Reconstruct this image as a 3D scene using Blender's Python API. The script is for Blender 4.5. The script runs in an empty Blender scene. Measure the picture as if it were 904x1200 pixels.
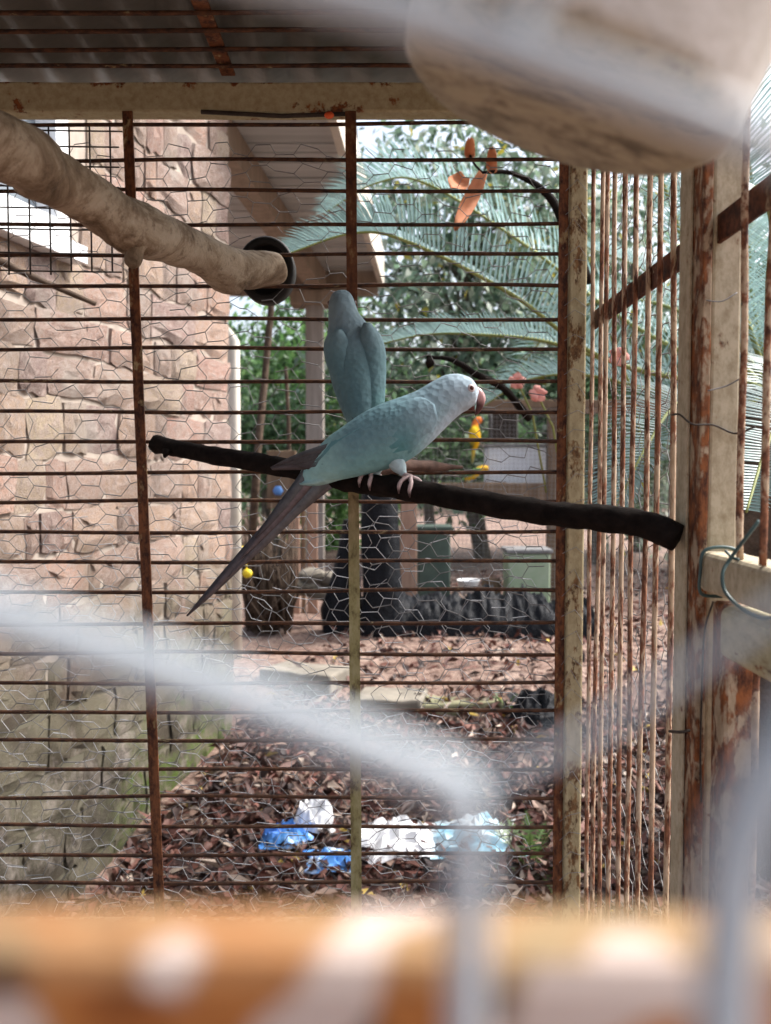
import bpy, bmesh, math, random
import numpy as np
from mathutils import Vector, Matrix, noise
random.seed(7); RNG = np.random.default_rng(11)
S = bpy.context.scene
col = S.collection
R = math.radians

# ------------------------------------------------------------------ camera
F = 1000.0; CX, CY = 452.0, 600.0; PITCH = R(2.6); HC = 1.10
cam_d = bpy.data.cameras.new('camera'); cam = bpy.data.objects.new('camera', cam_d); col.objects.link(cam)
cam_d.sensor_fit = 'VERTICAL'; cam_d.sensor_height = 36.0; cam_d.lens = 36.0 * F / 1200.0
cam_d.clip_start = 0.005; cam_d.clip_end = 600
cam.location = (0, 0, HC); cam.rotation_euler = (math.pi / 2 - PITCH, 0, 0)
cam_d.dof.use_dof = True; cam_d.dof.focus_distance = 1.06; cam_d.dof.aperture_fstop = 7.2
S.camera = cam

# ------------------------------------------------------------------ world, sun, exposure
SUN_EL, SUN_AZ = R(50), R(72)      # azimuth measured from +Y clockwise
w = bpy.data.worlds.new('World'); S.world = w; w.use_nodes = True
nt = w.node_tree; bgn = nt.nodes['Background']
sky = nt.nodes.new('ShaderNodeTexSky'); sky.sky_type = 'NISHITA'; sky.sun_disc = False
sky.sun_elevation = SUN_EL; sky.sun_rotation = SUN_AZ
sky.air_density = 1.0; sky.dust_density = 6.0; sky.ozone_density = 1.0
hs = nt.nodes.new('ShaderNodeHueSaturation'); hs.inputs['Saturation'].default_value = 0.72   # thin overcast
nt.links.new(sky.outputs[0], hs.inputs['Color']); nt.links.new(hs.outputs[0], bgn.inputs[0]); bgn.inputs[1].default_value = 0.15
sd = bpy.data.lights.new('sun', 'SUN'); sun = bpy.data.objects.new('sun', sd); col.objects.link(sun)
sd.energy = 2.0; sd.angle = R(12); sd.color = (1.0, 0.98, 0.955)
sdir = Vector((math.sin(SUN_AZ) * math.cos(SUN_EL), math.cos(SUN_AZ) * math.cos(SUN_EL), math.sin(SUN_EL)))
sun.rotation_euler = sdir.to_track_quat('Z', 'Y').to_euler()
vs = S.view_settings; vs.view_transform = 'Standard'; vs.look = 'None'; vs.gamma = 1.0; vs.exposure = 1.42
vs.use_curve_mapping = False
S.cycles.use_denoising = True
S.cycles.max_bounces = 8; S.cycles.transparent_max_bounces = 8

# ------------------------------------------------------------------ pixel -> place
_sp, _cp = math.sin(PITCH), math.cos(PITCH)
def ray(px, py):
    a = (px - CX) / F; b = (CY - py) / F
    return Vector((a, _cp + b * _sp, -_sp + b * _cp))
def P(px, py, Y):
    d = ray(px, py); t = Y / d.y
    return Vector((d.x * t, Y, HC + d.z * t))
def gh(Y):                     # ground height
    if Y < 2.2: return 0.0
    if Y < 3.2: return 0.16 * (Y - 2.2)
    if Y < 3.5: return 0.16 + 0.4 * (Y - 3.2)
    return 0.28
def PG(px, py):
    d = ray(px, py); Y = 1.4
    while Y < 40:
        if HC + d.z * (Y / d.y) <= gh(Y): break
        Y += 0.01
    return P(px, py, Y)

# ------------------------------------------------------------------ materials
def ramp(n, stops):
    cr = n.color_ramp
    while len(cr.elements) < len(stops): cr.elements.new(0.5)
    for e, (p, c) in zip(cr.elements, stops):
        e.position = p; e.color = (c[0], c[1], c[2], 1)
class MT:
    def __init__(s, name):
        s.m = bpy.data.materials.new(name); s.m.use_nodes = True; s.t = s.m.node_tree
        s.b = s.t.nodes['Principled BSDF']; s.n = s.t.nodes; s.l = s.t.links
        tc = s.n.new('ShaderNodeTexCoord'); oi = s.n.new('ShaderNodeObjectInfo')
        ml = s.n.new('ShaderNodeMath'); ml.operation = 'MULTIPLY'; ml.inputs[1].default_value = 37.0
        s.l.new(oi.outputs['Random'], ml.inputs[0])
        va = s.n.new('ShaderNodeVectorMath'); va.operation = 'ADD'
        s.l.new(tc.outputs['Object'], va.inputs[0]); s.l.new(ml.outputs[0], va.inputs[1])
        s.vec = va.outputs[0]; s.rnd = oi.outputs['Random']; s.raw = tc.outputs['Object']
    def mapping(s, scale):
        mp = s.n.new('ShaderNodeMapping'); mp.inputs['Scale'].default_value = scale
        s.l.new(s.vec, mp.inputs[0]); return mp.outputs[0]
    def noise(s, scale, detail=4, rough=0.6, vec=None, dist=0.0):
        n = s.n.new('ShaderNodeTexNoise'); n.inputs['Scale'].default_value = scale
        n.inputs['Detail'].default_value = detail; n.inputs['Roughness'].default_value = rough
        n.inputs['Distortion'].default_value = dist
        s.l.new(vec or s.vec, n.inputs['Vector']); return n.outputs['Fac']
    def voro(s, scale, vec=None, feature='F1'):
        n = s.n.new('ShaderNodeTexVoronoi'); n.inputs['Scale'].default_value = scale; n.feature = feature
        s.l.new(vec or s.vec, n.inputs['Vector']); return n.outputs['Distance']
    def ramp(s, fac, stops):
        n = s.n.new('ShaderNodeValToRGB'); ramp(n, stops); s.l.new(fac, n.inputs[0]); return n.outputs[0]
    def mix(s, fac, a, b, mode='MIX'):
        n = s.n.new('ShaderNodeMix'); n.data_type = 'RGBA'; n.blend_type = mode
        for sock, v in ((n.inputs[0], fac), (n.inputs[6], a), (n.inputs[7], b)):
            if isinstance(v, (int, float)): sock.default_value = v
            elif isinstance(v, tuple): sock.default_value = (v[0], v[1], v[2], 1)
            else: s.l.new(v, sock)
        return n.outputs[2]
    def attr(s, name='Col'):
        n = s.n.new('ShaderNodeAttribute'); n.attribute_name = name; return n.outputs['Color']
    def bump(s, h, strength=0.4, dist=0.002):
        n = s.n.new('ShaderNodeBump'); n.inputs['Strength'].default_value = strength
        n.inputs['Distance'].default_value = dist; s.l.new(h, n.inputs['Height'])
        s.l.new(n.outputs[0], s.b.inputs['Normal'])
    def set(s, color=None, rough=0.6, spec=0.4, metal=0.0):
        if color is not None:
            if isinstance(color, tuple): s.b.inputs['Base Color'].default_value = (*color, 1)
            else: s.l.new(color, s.b.inputs['Base Color'])
        if isinstance(rough, (int, float)): s.b.inputs['Roughness'].default_value = rough
        else: s.l.new(rough, s.b.inputs['Roughness'])
        s.b.inputs['Specular IOR Level'].default_value = spec; s.b.inputs['Metallic'].default_value = metal
        return s.m
    def z(s):
        n = s.n.new('ShaderNodeSeparateXYZ'); s.l.new(s.raw, n.inputs[0]); return n.outputs
    def maprange(s, v, a, b, c=0, d=1):
        n = s.n.new('ShaderNodeMapRange'); s.l.new(v, n.inputs[0])
        for i, x in enumerate((a, b, c, d)): n.inputs[i + 1].default_value = x
        return n.outputs[0]
    def math(s, op, a, b):
        n = s.n.new('ShaderNodeMath'); n.operation = op
        for i, v in enumerate((a, b)):
            if isinstance(v, (int, float)): n.inputs[i].default_value = v
            else: s.l.new(v, n.inputs[i])
        return n.outputs[0]
M = {}
CREAM = (0.50, 0.43, 0.30); RUSTD = (0.055, 0.02, 0.012); RUSTO = (0.26, 0.09, 0.03)
def rustpaint(name, cover, scale, base=CREAM, stretch=(1, 1, 1), dark=RUSTD, orange=RUSTO, bumpd=0.0015, fine=6.0):
    t = MT(name); v = t.mapping(stretch)
    a = t.noise(scale, 6, 0.65, v, 0.4); f = t.noise(scale * fine, 4, 0.6, v)
    fac = t.math('ADD', t.math('MULTIPLY', a, 0.72), t.math('MULTIPLY', f, 0.28))
    k = t.ramp(fac, [(0.5 + 0.35 * (0.5 - cover), (0, 0, 0)), (0.5 + 0.35 * (0.5 - cover) + 0.06, (1, 1, 1))])
    dirt = t.mix(t.ramp(t.noise(scale * 2.3, 5, 0.7, v), [(0.4, (0, 0, 0)), (0.75, (1, 1, 1))]), base, (base[0] * .55, base[1] * .50, base[2] * .42))
    rust = t.mix(t.ramp(t.noise(scale * 3.1, 5, 0.7, v), [(0.38, (0, 0, 0)), (0.62, (1, 1, 1))]), dark, orange)
    t.bump(fac, 0.5, bumpd)
    M[name] = t.set(t.mix(k, dirt, rust), 0.72, 0.25); return M[name]
rustpaint('paint_rail', 0.30, 22, (0.46, 0.42, 0.27), (1, 1, 2.2))
rustpaint('paint_post', 0.20, 38, (0.50, 0.44, 0.32), (1.3, 1.3, .8), fine=4)
rustpaint('paint_rusty', 0.66, 30, (0.42, 0.33, 0.23), (1.3, 1.3, .6), fine=4)
rustpaint('side_rod', 0.60, 60, (0.55, 0.42, 0.30), (1, 1, .35), (0.07, .028, .018), (.30, .13, .07))
rustpaint('back_rod', 0.93, 55, (0.26, 0.21, 0.12), (.4, 1, 1), (0.022, .012, .009), (.10, .045, .022))
rustpaint('flat_bar', 0.86, 30, (0.36, 0.27, 0.14), (1, 1, .5), (0.04, .016, .010), (.20, .075, .03))
rustpaint('flat_bar_mossy', 0.50, 26, (0.29, 0.26, 0.10), (1, 1, .5), (0.05, .025, .012), (.17, .10, .035))
t = MT('flat_bar_blend'); a_ = t.noise(70, 5, .65, t.mapping((1, 1, .5))); zz = t.z()[2]
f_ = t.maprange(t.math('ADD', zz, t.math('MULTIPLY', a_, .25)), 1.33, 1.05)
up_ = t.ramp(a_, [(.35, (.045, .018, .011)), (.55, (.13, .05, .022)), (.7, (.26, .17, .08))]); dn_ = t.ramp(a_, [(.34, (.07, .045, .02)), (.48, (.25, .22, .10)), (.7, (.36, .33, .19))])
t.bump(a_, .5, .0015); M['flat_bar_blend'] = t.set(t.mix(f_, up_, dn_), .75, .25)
t = MT('top_rail'); n1 = t.noise(26, 5, .6); n2 = t.noise(90, 5, .7); zz = t.z()[2]
e_ = t.maprange(zz, HC + .548, HC + .568, 0, .16); f_ = t.math('ADD', t.math('ADD', t.math('MULTIPLY', n1, .75), t.math('MULTIPLY', n2, .25)), e_)
k_ = t.ramp(f_, [(.60, (0, 0, 0)), (.64, (1, 1, 1))]); b_ = t.mix(t.ramp(n2, [(.4, (0, 0, 0)), (.7, (1, 1, 1))]), (.42, .38, .24), (.30, .25, .14))
t.bump(f_, .5, .0015); M['top_rail'] = t.set(t.mix(k_, b_, t.ramp(n2, [(.42, (.05, .018, .01)), (.62, (.24, .085, .03))])), .7, .25)
rustpaint('corner_paint', 0.46, 40, (0.42, 0.36, 0.22), (1, 1, .5), (0.06, .03, .015), (.22, .12, .05))
rustpaint('brace', 0.90, 30, (0.40, 0.31, 0.2), (1, 1, 1), (0.035, .015, .010), (.14, .05, .025))
t = MT('front_rail'); n1 = t.noise(48, 4, .55); n2 = t.noise(75, 3, .5); n3 = t.noise(160, 4, .6)
zz = t.z()[2]; low = t.maprange(t.math('ADD', zz, t.math('MULTIPLY', n1, .006)), HC - .0376, HC - .0425)
top_c = t.mix(t.ramp(n1, [(.42, (0, 0, 0)), (.60, (1, 1, 1))]), (.33, .275, .17), (.38, .19, .085))
bot_c = t.ramp(n2, [(.34, (.09, .03, .010)), (.45, (.36, .12, .03)), (.56, (.48, .185, .05)), (.70, (.36, .22, .10))])
c = t.mix(low, top_c, bot_c); c = t.mix(t.ramp(n3, [(.60, (0, 0, 0)), (.66, (1, 1, 1))]), c, (.10, .045, .02))
c = t.mix(t.ramp(t.noise(85, 1, .3, t.mapping((1, 1.1, 1.2))), [(.55, (0, 0, 0)), (.60, (1, 1, 1))]), c, (.62, .50, .44)); M['front_rail'] = t.set(c, .7, .2)
def simple(name, stops, scale=8, rough=0.7, spec=0.3, bump=0.3, bd=0.003, stretch=(1, 1, 1), detail=6, metal=0, rnd=0.0):
    t = MT(name); v = t.mapping(stretch); n = t.noise(scale, detail, 0.65, v)
    c = t.ramp(n, stops)
    if rnd:
        c = t.mix(1.0, c, t.ramp(t.rnd, [(0, (1 - rnd,) * 3), (1, (1, 1, 1))]), 'MULTIPLY')
    if bump: t.bump(n, bump, bd)
    M[name] = t.set(c, rough, spec, metal); return M[name]
simple('galv', [(0.3, (.30, .31, .33)), (0.7, (.55, .57, .60))], 60, 0.45, 0.5, 0.1)
simple('galv_near', [(0.3, (.42, .48, .53)), (0.7, (.54, .60, .65))], 60, 0.5, 0.4, 0.1)
simple('galv_dull', [(0.3, (.10, .10, .10)), (0.7, (.26, .26, .26))], 40, 0.6, 0.3, 0.1)
simple('dark_mesh', [(0.3, (.02, .017, .015)), (0.7, (.06, .045, .035))], 60, 0.7, 0.3, 0.2)
simple('roof_sheet', [(0.25, (.10, .095, .082)), (0.75, (.18, .17, .15))], 5, 0.6, 0.3, 0.2, stretch=(1, 5, 1))
simple('perch_wood', [(0.3, (.005, .004, .0035)), (0.7, (.018, .013, .011))], 60, 0.9, 0.08, 0.9, 0.003, (1, 1, 1))
simple('twig', [(0.3, (.035, .024, .018)), (0.7, (.12, .085, .06))], 40, 0.85, 0.2, 0.6)
simple('stub_wood', [(0.3, (.035, .02, .016)), (0.7, (.11, .065, .05))], 40, 0.85, 0.2, 0.6)
simple('rubber', [(0.3, (.006, .006, .006)), (0.7, (.015, .014, .013))], 30, 0.6, 0.3, 0.2)
simple('black_plastic', [(0.3, (.007, .008, .010)), (0.7, (.012, .014, .018))], 30, 0.45, 0.10, 0.9, 0.012)
simple('white_paint', [(0.3, (.62, .64, .66)), (0.7, (.80, .81, .82))], 9, 0.5, 0.4, 0.1)
simple('pipe', [(0.3, (.50, .47, .40)), (0.7, (.68, .65, .58))], 6, 0.5, 0.4, 0.1)
simple('plank_ceiling', [(0.3, (.45, .46, .45)), (0.7, (.58, .59, .58))], 6, 0.7, 0.2, 0.3, 0.002, (.4, 6, 6), rnd=.25)
simple('beam_wood', [(0.3, (.20, .155, .115)), (0.7, (.34, .27, .21))], 7, 0.75, 0.2, 0.3, 0.002, (3, 3, .5))
simple('fascia', [(0.3, (.42, .38, .32)), (0.7, (.60, .56, .50))], 6, 0.7, 0.2, 0.2)
simple('post_wood', [(0.3, (.21, .185, .165)), (0.7, (.33, .30, .27))], 8, 0.8, 0.2, 0.3, 0.002, (4, 4, .4))
simple('pink_plank', [(0.3, (.34, .20, .14)), (0.7, (.52, .34, .25))], 9, 0.8, 0.2, 0.4, 0.003, (4, 4, .5), rnd=.3)
simple('brown_wood', [(0.3, (.13, .085, .055)), (0.7, (.26, .18, .12))], 9, 0.85, 0.2, 0.4, 0.003, (4, 4, .5), rnd=.3)
simple('concrete', [(0.3, (.13, .12, .10)), (0.7, (.27, .245, .205))], 9, 0.9, 0.2, 0.6, 0.006)
simple('moss_concrete', [(0.3, (.12, .12, .065)), (0.6, (.24, .23, .15)), (0.8, (.34, .31, .25))], 9, 0.9, 0.2, 0.6, 0.006)
simple('green_board', [(0.3, (.24, .33, .20)), (0.55, (.34, .42, .30)), (0.8, (.44, .48, .40))], 5, 0.55, 0.3, 0.1)
simple('white_box', [(0.3, (.58, .63, .68)), (0.7, (.74, .78, .82))], 4, 0.5, 0.4, 0.1)
simple('dark_green', [(0.3, (.035, .055, .045)), (0.7, (.075, .11, .09))], 6, 0.5, 0.4, 0.2)
simple('bag_white', [(0.3, (.70, .72, .75)), (0.7, (.88, .89, .90))], 7, 0.35, 0.5, 0.2)
simple('bag_blue', [(0.35, (.05, .17, .55)), (0.5, (.10, .33, .75)), (0.62, (.75, .80, .85))], 9, 0.35, 0.5, 0.2)
simple('bag_cyan', [(0.42, (.78, .82, .84)), (0.60, (.22, .55, .72))], 9, 0.35, 0.5, 0.2)
simple('tie_wire', [(0.3, (.02, .05, .05)), (0.7, (.06, .11, .105))], 40, 0.45, 0.5, 0.1)
simple('horn_dark', [(0.3, (.02, .012, .012)), (0.7, (.05, .03, .03))], 40, 0.4, 0.4, 0.1)
simple('plastic_yellow', [(0.3, (.75, .55, .02)), (0.7, (.85, .68, .05))], 20, 0.4, 0.4, 0.0)
simple('plastic_blue', [(0.3, (.08, .20, .50)), (0.7, (.12, .28, .60))], 20, 0.4, 0.4, 0.0)
simple('tag_red', [(0.3, (.70, .10, .03)), (0.7, (.85, .16, .05))], 20, 0.5, 0.3, 0.0)
simple('dead_leaf', [(0.3, (.36, .12, .05)), (0.7, (.55, .23, .11))], 20, 0.7, 0.2, 0.4)
simple('petal', [(0.3, (.75, .25, .22)), (0.7, (.85, .45, .38))], 30, 0.6, 0.2, 0.2)
simple('frond_stalk', [(0.3, (.16, .19, .05)), (0.7, (.28, .30, .10))], 20, 0.6, 0.3, 0.2)
simple('cycad_trunk', [(0.3, (.05, .035, .025)), (0.7, (.16, .11, .08))], 18, 0.9, 0.2, 0.9, 0.02)
simple('tree_bark', [(0.3, (.06, .05, .04)), (0.7, (.17, .15, .12))], 9, 0.9, 0.2, 0.8, 0.02, (3, 3, .6))
# smooth, pale, weathered branch
t = MT('pale_branch'); v = t.mapping((1, 1, 1))
n1 = t.noise(13, 7, .7, v, .8); n2 = t.noise(70, 6, .75, v)
c = t.ramp(n1, [(.32, (.075, .05, .03)), (.43, (.20, .145, .095)), (.52, (.33, .265, .19)), (.66, (.42, .355, .275))])
c = t.mix(t.ramp(n2, [(.54, (0, 0, 0)), (.68, (.85, .85, .85))]), c, (.12, .08, .05))
t.bump(t.math('ADD', n2, t.math('MULTIPLY', n1, .8)), .6, .004); M['pale_branch'] = t.set(c, .8, .2)
# cut stone
t = MT('stone')
n1 = t.noise(7, 6, .7); n2 = t.noise(30, 7, .75, t.mapping((2.0, 2.0, .40)), .6); n3 = t.noise(75, 5, .7)
base = t.ramp(t.rnd, [(0, (.44, .25, .19)), (.13, (.50, .37, .27)), (.26, (.27, .20, .19)), (.40, (.50, .33, .26)), (.52, (.34, .25, .21)), (.66, (.52, .43, .31)), (.80, (.45, .27, .22)), (.9, (.30, .24, .20)), (1, (.52, .36, .29))])
c = t.mix(t.ramp(n1, [(.42, (0, 0, 0)), (.62, (.9, .9, .9))]), base, (.49, .41, .365))
c = t.mix(t.ramp(n2, [(.38, (.95, .95, .95)), (.49, (0, 0, 0))]), c, (.19, .13, .12))
c = t.mix(t.ramp(n2, [(.54, (0, 0, 0)), (.66, (.7, .7, .7))]), c, (.55, .36, .29))
c = t.mix(t.ramp(n3, [(.58, (0, 0, 0)), (.72, (.6, .6, .6))]), c, (.16, .12, .10))
geo = t.n.new('ShaderNodeNewGeometry'); sx = t.n.new('ShaderNodeSeparateXYZ'); t.l.new(geo.outputs['Position'], sx.inputs[0])
nw = t.n.new('ShaderNodeTexNoise'); nw.inputs['Scale'].default_value = 5; nw.inputs['Detail'].default_value = 6; t.l.new(geo.outputs['Position'], nw.inputs['Vector'])
damp = t.maprange(t.math('ADD', sx.outputs[2], t.math('MULTIPLY', nw.outputs['Fac'], -.8)), .46, .12)
dcol = t.mix(t.ramp(nw.outputs['Fac'], [(.42, (0, 0, 0)), (.58, (1, 1, 1))]), (.060, .056, .040), (.18, .17, .12))
c = t.mix(t.math('MULTIPLY', damp, .9), c, dcol)
moss = t.maprange(t.math('ADD', sx.outputs[2], t.math('MULTIPLY', nw.outputs['Fac'], -.75)), -.02, -.20)
my = t.maprange(sx.outputs[1], 2.25, 2.5); mn = t.ramp(t.noise(34, 6, .75, geo.outputs['Position']), [(.44, (0, 0, 0)), (.58, (1, 1, 1))])
c = t.mix(t.math('MULTIPLY', t.math('MULTIPLY', moss, my), mn), c, t.mix(n3, (.05, .09, .018), (.15, .21, .05)))
smear = t.ramp(t.noise(4.5, 6, .75, geo.outputs['Position']), [(.54, (0, 0, 0)), (.66, (.75, .75, .75))]); c = t.mix(smear, c, (.42, .37, .33))
t.bump(t.math('ADD', n2, n1), .9, .010); M['stone'] = t.set(c, .95, .12)
t = MT('mortar'); n1 = t.noise(12, 6, .65); n2 = t.noise(5, 6)
c = t.ramp(n1, [(.3, (.28, .235, .20)), (.7, (.44, .385, .335))])
dm = t.maprange(t.math('ADD', t.z()[2], t.math('MULTIPLY', n2, -.8)), .46, .12)
c = t.mix(t.math('MULTIPLY', dm, .92), c, t.mix(n1, (.05, .047, .034), (.15, .14, .10)))
t.bump(n1, .6, .006); M['mortar'] = t.set(c, .95, .1)
# ground
t = MT('earth'); n1 = t.noise(3.5, 6, .7); n2 = t.noise(40, 5, .7)
c = t.ramp(n1, [(.3, (.17, .11, .088)), (.5, (.29, .205, .165)), (.7, (.39, .30, .25))])
c = t.mix(t.ramp(n2, [(.45, (0, 0, 0)), (.62, (1, 1, 1))]), c, (.10, .05, .038))
t.bump(n2, .8, .02); M['earth'] = t.set(c, .8, .25)
# coloured by vertex
def vcol(name, rough=.6, spec=.25, trans=0.0, bumpscale=0, bs=.3, bd=.001, var=.12, vs_=60):
    t = MT(name); a = t.attr()
    c = t.mix(1.0, a, t.ramp(t.noise(vs_, 4, .6), [(.3, (1 - var * 2,) * 3), (.7, (1, 1, 1))]), 'MULTIPLY')
    if bumpscale: t.bump(t.voro(bumpscale), bs, bd)
    m = t.set(c, rough, spec)
    if trans:
        out = t.n['Material Output']; tr = t.n.new('ShaderNodeBsdfTranslucent'); t.l.new(c, tr.inputs[0])
        mx = t.n.new('ShaderNodeMixShader'); mx.inputs[0].default_value = trans
        t.l.new(t.b.outputs[0], mx.inputs[1]); t.l.new(tr.outputs[0], mx.inputs[2]); t.l.new(mx.outputs[0], out.inputs[0])
    M[name] = m; return m
vcol('leaf', .38, .5, .45); vcol('litter', .6, .35, .1); vcol('frond_leaf', .45, .45, .35)
vcol('plumage', .85, .12, 0, 150, .6, .0016, .09, 110); vcol('quill', .7, .2, 0, 0, var=.2, vs_=120)
vcol('skin', .6, .3, 0, 300, .5, .0006, .1, 200); vcol('beak', .35, .5, 0, 0, var=.1, vs_=100)
t = MT('eye_red'); M['eye_red'] = t.set((.07, .010, .008), .08, .6)
t = MT('glass'); M['glass'] = t.set(t.ramp(t.noise(2.2, 3), [(.35, (.10, .12, .14)), (.65, (.22, .25, .28))]), .15, .5)
# feed tub: cream plastic, grimy underneath
t = MT('tub'); n1 = t.noise(26, 7, .75, t.mapping((1, 2.2, 2))); n2 = t.noise(60, 5, .7); n3 = t.noise(22, 5, .6)
c = t.ramp(n1, [(.35, (.62, .61, .57)), (.6, (.78, .78, .76))])
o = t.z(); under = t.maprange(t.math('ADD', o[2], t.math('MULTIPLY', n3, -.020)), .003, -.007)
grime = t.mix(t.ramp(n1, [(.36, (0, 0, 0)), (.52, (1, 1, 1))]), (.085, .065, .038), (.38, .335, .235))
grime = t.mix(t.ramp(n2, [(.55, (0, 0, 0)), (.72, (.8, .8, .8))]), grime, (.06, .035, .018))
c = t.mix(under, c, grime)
c = t.mix(t.ramp(n3, [(.66, (0, 0, 0)), (.78, (.5, .5, .5))]), c, (.30, .25, .18))
M['tub'] = t.set(c, .5, .35)

# ------------------------------------------------------------------ builders
def tag(o, label, cat, group=None):
    o['label'] = label; o['category'] = cat
    if group: o['group'] = group
    return o
def thing(name, loc, label, cat, group=None):
    o = bpy.data.objects.new(name, None); col.objects.link(o); o.location = loc; o.empty_display_size = .05
    return tag(o, label, cat, group)
def wloc(o):
    v = Vector(o.location)
    return v if o.parent is None else Vector((0, 0, 0)) + o['_w'] if '_w' in o else v
def attach(o, parent):
    if parent is not None:
        o.parent = parent
        root = parent
        if parent.parent is None:
            o.matrix_parent_inverse = Matrix.Translation(-Vector(parent.location))
        else:                                   # a part: its own frame is the world frame unless moved
            o.matrix_parent_inverse = Matrix.Translation(-Vector(parent.location))
class MB:
    def __init__(s): s.v = []; s.f = []; s.c = []
    def add(s, vs, fs, c=None):
        o = len(s.v); s.v += [tuple(v) for v in vs]; s.f += [tuple(i + o for i in f) for f in fs]
        if c is None: s.c += [(1, 1, 1)] * len(vs)
        elif len(c) == 3 and not hasattr(c[0], '__len__'): s.c += [tuple(c)] * len(vs)
        else: s.c += [tuple(x) for x in c]
    def box(s, lo, hi, c=None):
        x0, y0, z0 = lo; x1, y1, z1 = hi
        s.add([(x0, y0, z0), (x1, y0, z0), (x1, y1, z0), (x0, y1, z0), (x0, y0, z1), (x1, y0, z1), (x1, y1, z1), (x0, y1, z1)],
              [(0, 3, 2, 1), (4, 5, 6, 7), (0, 1, 5, 4), (1, 2, 6, 5), (2, 3, 7, 6), (3, 0, 4, 7)], c)
    def tube(s, pts, radii, n=8, c=None, cap=True, flat=1.0, jit=0.0, up=None):
        pts = [Vector(p) for p in pts]
        if isinstance(radii, (int, float)): radii = [radii] * len(pts)
        u = None; V = []; C = []
        for i, p in enumerate(pts):
            d = (pts[min(i + 1, len(pts) - 1)] - pts[max(i - 1, 0)])
            if d.length < 1e-9: d = Vector((0, 0, 1))
            d.normalize()
            if u is None:
                u = Vector(up) if up else (Vector((0, 0, 1)) if abs(d.z) < .9 else Vector((1, 0, 0)))
            u = (u - d * u.dot(d)).normalized(); v2 = d.cross(u)
            for k in range(n):
                a = 2 * math.pi * k / n; rr = radii[i]
                if jit: rr *= 1 + jit * noise.noise(Vector((p.x * 60 + 3 * math.cos(a), p.y * 60 + 3 * math.sin(a), p.z * 60)))
                V.append(p + u * (math.cos(a) * rr) + v2 * (math.sin(a) * rr * flat))
                if c is not None: C.append(c[i] if hasattr(c[0], '__len__') else c)
        F_ = []
        for i in range(len(pts) - 1):
            for k in range(n):
                k2 = (k + 1) % n; F_.append((i * n + k, i * n + k2, (i + 1) * n + k2, (i + 1) * n + k))
        if cap:
            F_.append(tuple(range(n - 1, -1, -1))); F_.append(tuple((len(pts) - 1) * n + k for k in range(n)))
        s.add(V, F_, C if c is not None else None)
    def lathe(s, prof, n=40, mat=None, c=None):
        V = []; F_ = []
        for (r, z) in prof:
            for k in range(n):
                a = 2 * math.pi * k / n; V.append(Vector((r * math.cos(a), r * math.sin(a), z)))
        for i in range(len(prof) - 1):
            for k in range(n):
                k2 = (k + 1) % n; F_.append((i * n + k, i * n + k2, (i + 1) * n + k2, (i + 1) * n + k))
        if prof[0][0] > 1e-6: F_.append(tuple(range(n - 1, -1, -1)))
        if prof[-1][0] > 1e-6: F_.append(tuple((len(prof) - 1) * n + k for k in range(n)))
        if mat is not None: V = [mat @ v for v in V]
        s.add(V, F_, c)
    def ball(s, c0, r, n=10, c=None, sc=(1, 1, 1)):
        prof = [(max(1e-7, r * math.sin(math.pi * i / n)), -r * math.cos(math.pi * i / n)) for i in range(n + 1)]
        s.lathe(prof, n * 2, Matrix.Translation(c0) @ Matrix.Diagonal((*sc, 1)), c)
    def mesh(s, name, smooth=True):
        me = bpy.data.meshes.new(name); me.from_pydata(s.v, [], s.f); me.validate(); me.update()
        if len(me.vertices) == len(s.c):
            ca = me.color_attributes.new('Col', 'FLOAT_COLOR', 'POINT')
            ca.data.foreach_set('color', np.array([(*c, 1) for c in s.c], dtype=np.float32).ravel())
        if smooth:
            me.polygons.foreach_set('use_smooth', [True] * len(me.polygons))
        return me
    def build(s, name, mat, parent=None, smooth=True, kind=None, sub=0):
        me = s.mesh(name, smooth); me.materials.append(M[mat])
        o = bpy.data.objects.new(name, me); col.objects.link(o); attach(o, parent)
        if kind: o['kind'] = kind
        if sub:
            md = o.modifiers.new('s', 'SUBSURF'); md.levels = sub; md.render_levels = sub
        return o
def place(me, name, loc, parent=None, rot=(0, 0, 0), scale=(1, 1, 1)):
    o = bpy.data.objects.new(name, me); col.objects.link(o); attach(o, parent)
    o.location = loc; o.rotation_euler = rot; o.scale = scale; return o
def bevbox(lo, hi, name, mat, parent=None, bev=.003, seg=2, cuts=0, jit=0.0, kind=None):
    bm = bmesh.new(); lo = Vector(lo); hi = Vector(hi); c = (lo + hi) / 2; d = hi - lo
    bmesh.ops.create_cube(bm, size=1, matrix=Matrix.Translation(c) @ Matrix.Diagonal((*d, 1)))
    if cuts:
        ax = max(range(3), key=lambda i: d[i])
        es = [e for e in bm.edges if abs((e.verts[0].co - e.verts[1].co)[ax]) > .5 * d[ax]]
        bmesh.ops.subdivide_edges(bm, edges=es, cuts=cuts)
    if bev:
        es = [e for e in bm.edges if len(e.link_faces) == 2 and e.link_faces[0].normal.angle(e.link_faces[1].normal, 0) > .5]
        bmesh.ops.bevel(bm, geom=es, offset=bev, segments=seg, profile=.5, affect='EDGES')
    if jit:
        for v in bm.verts:
            v.co += noise.noise_vector(v.co * 9) * jit
    me = bpy.data.meshes.new(name); bm.to_mesh(me); bm.free(); me.materials.append(M[mat])
    o = bpy.data.objects.new(name, me); col.objects.link(o); attach(o, parent)
    if kind: o['kind'] = kind
    return o
def lerp(a, b, t): return a + (b - a) * t
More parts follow.
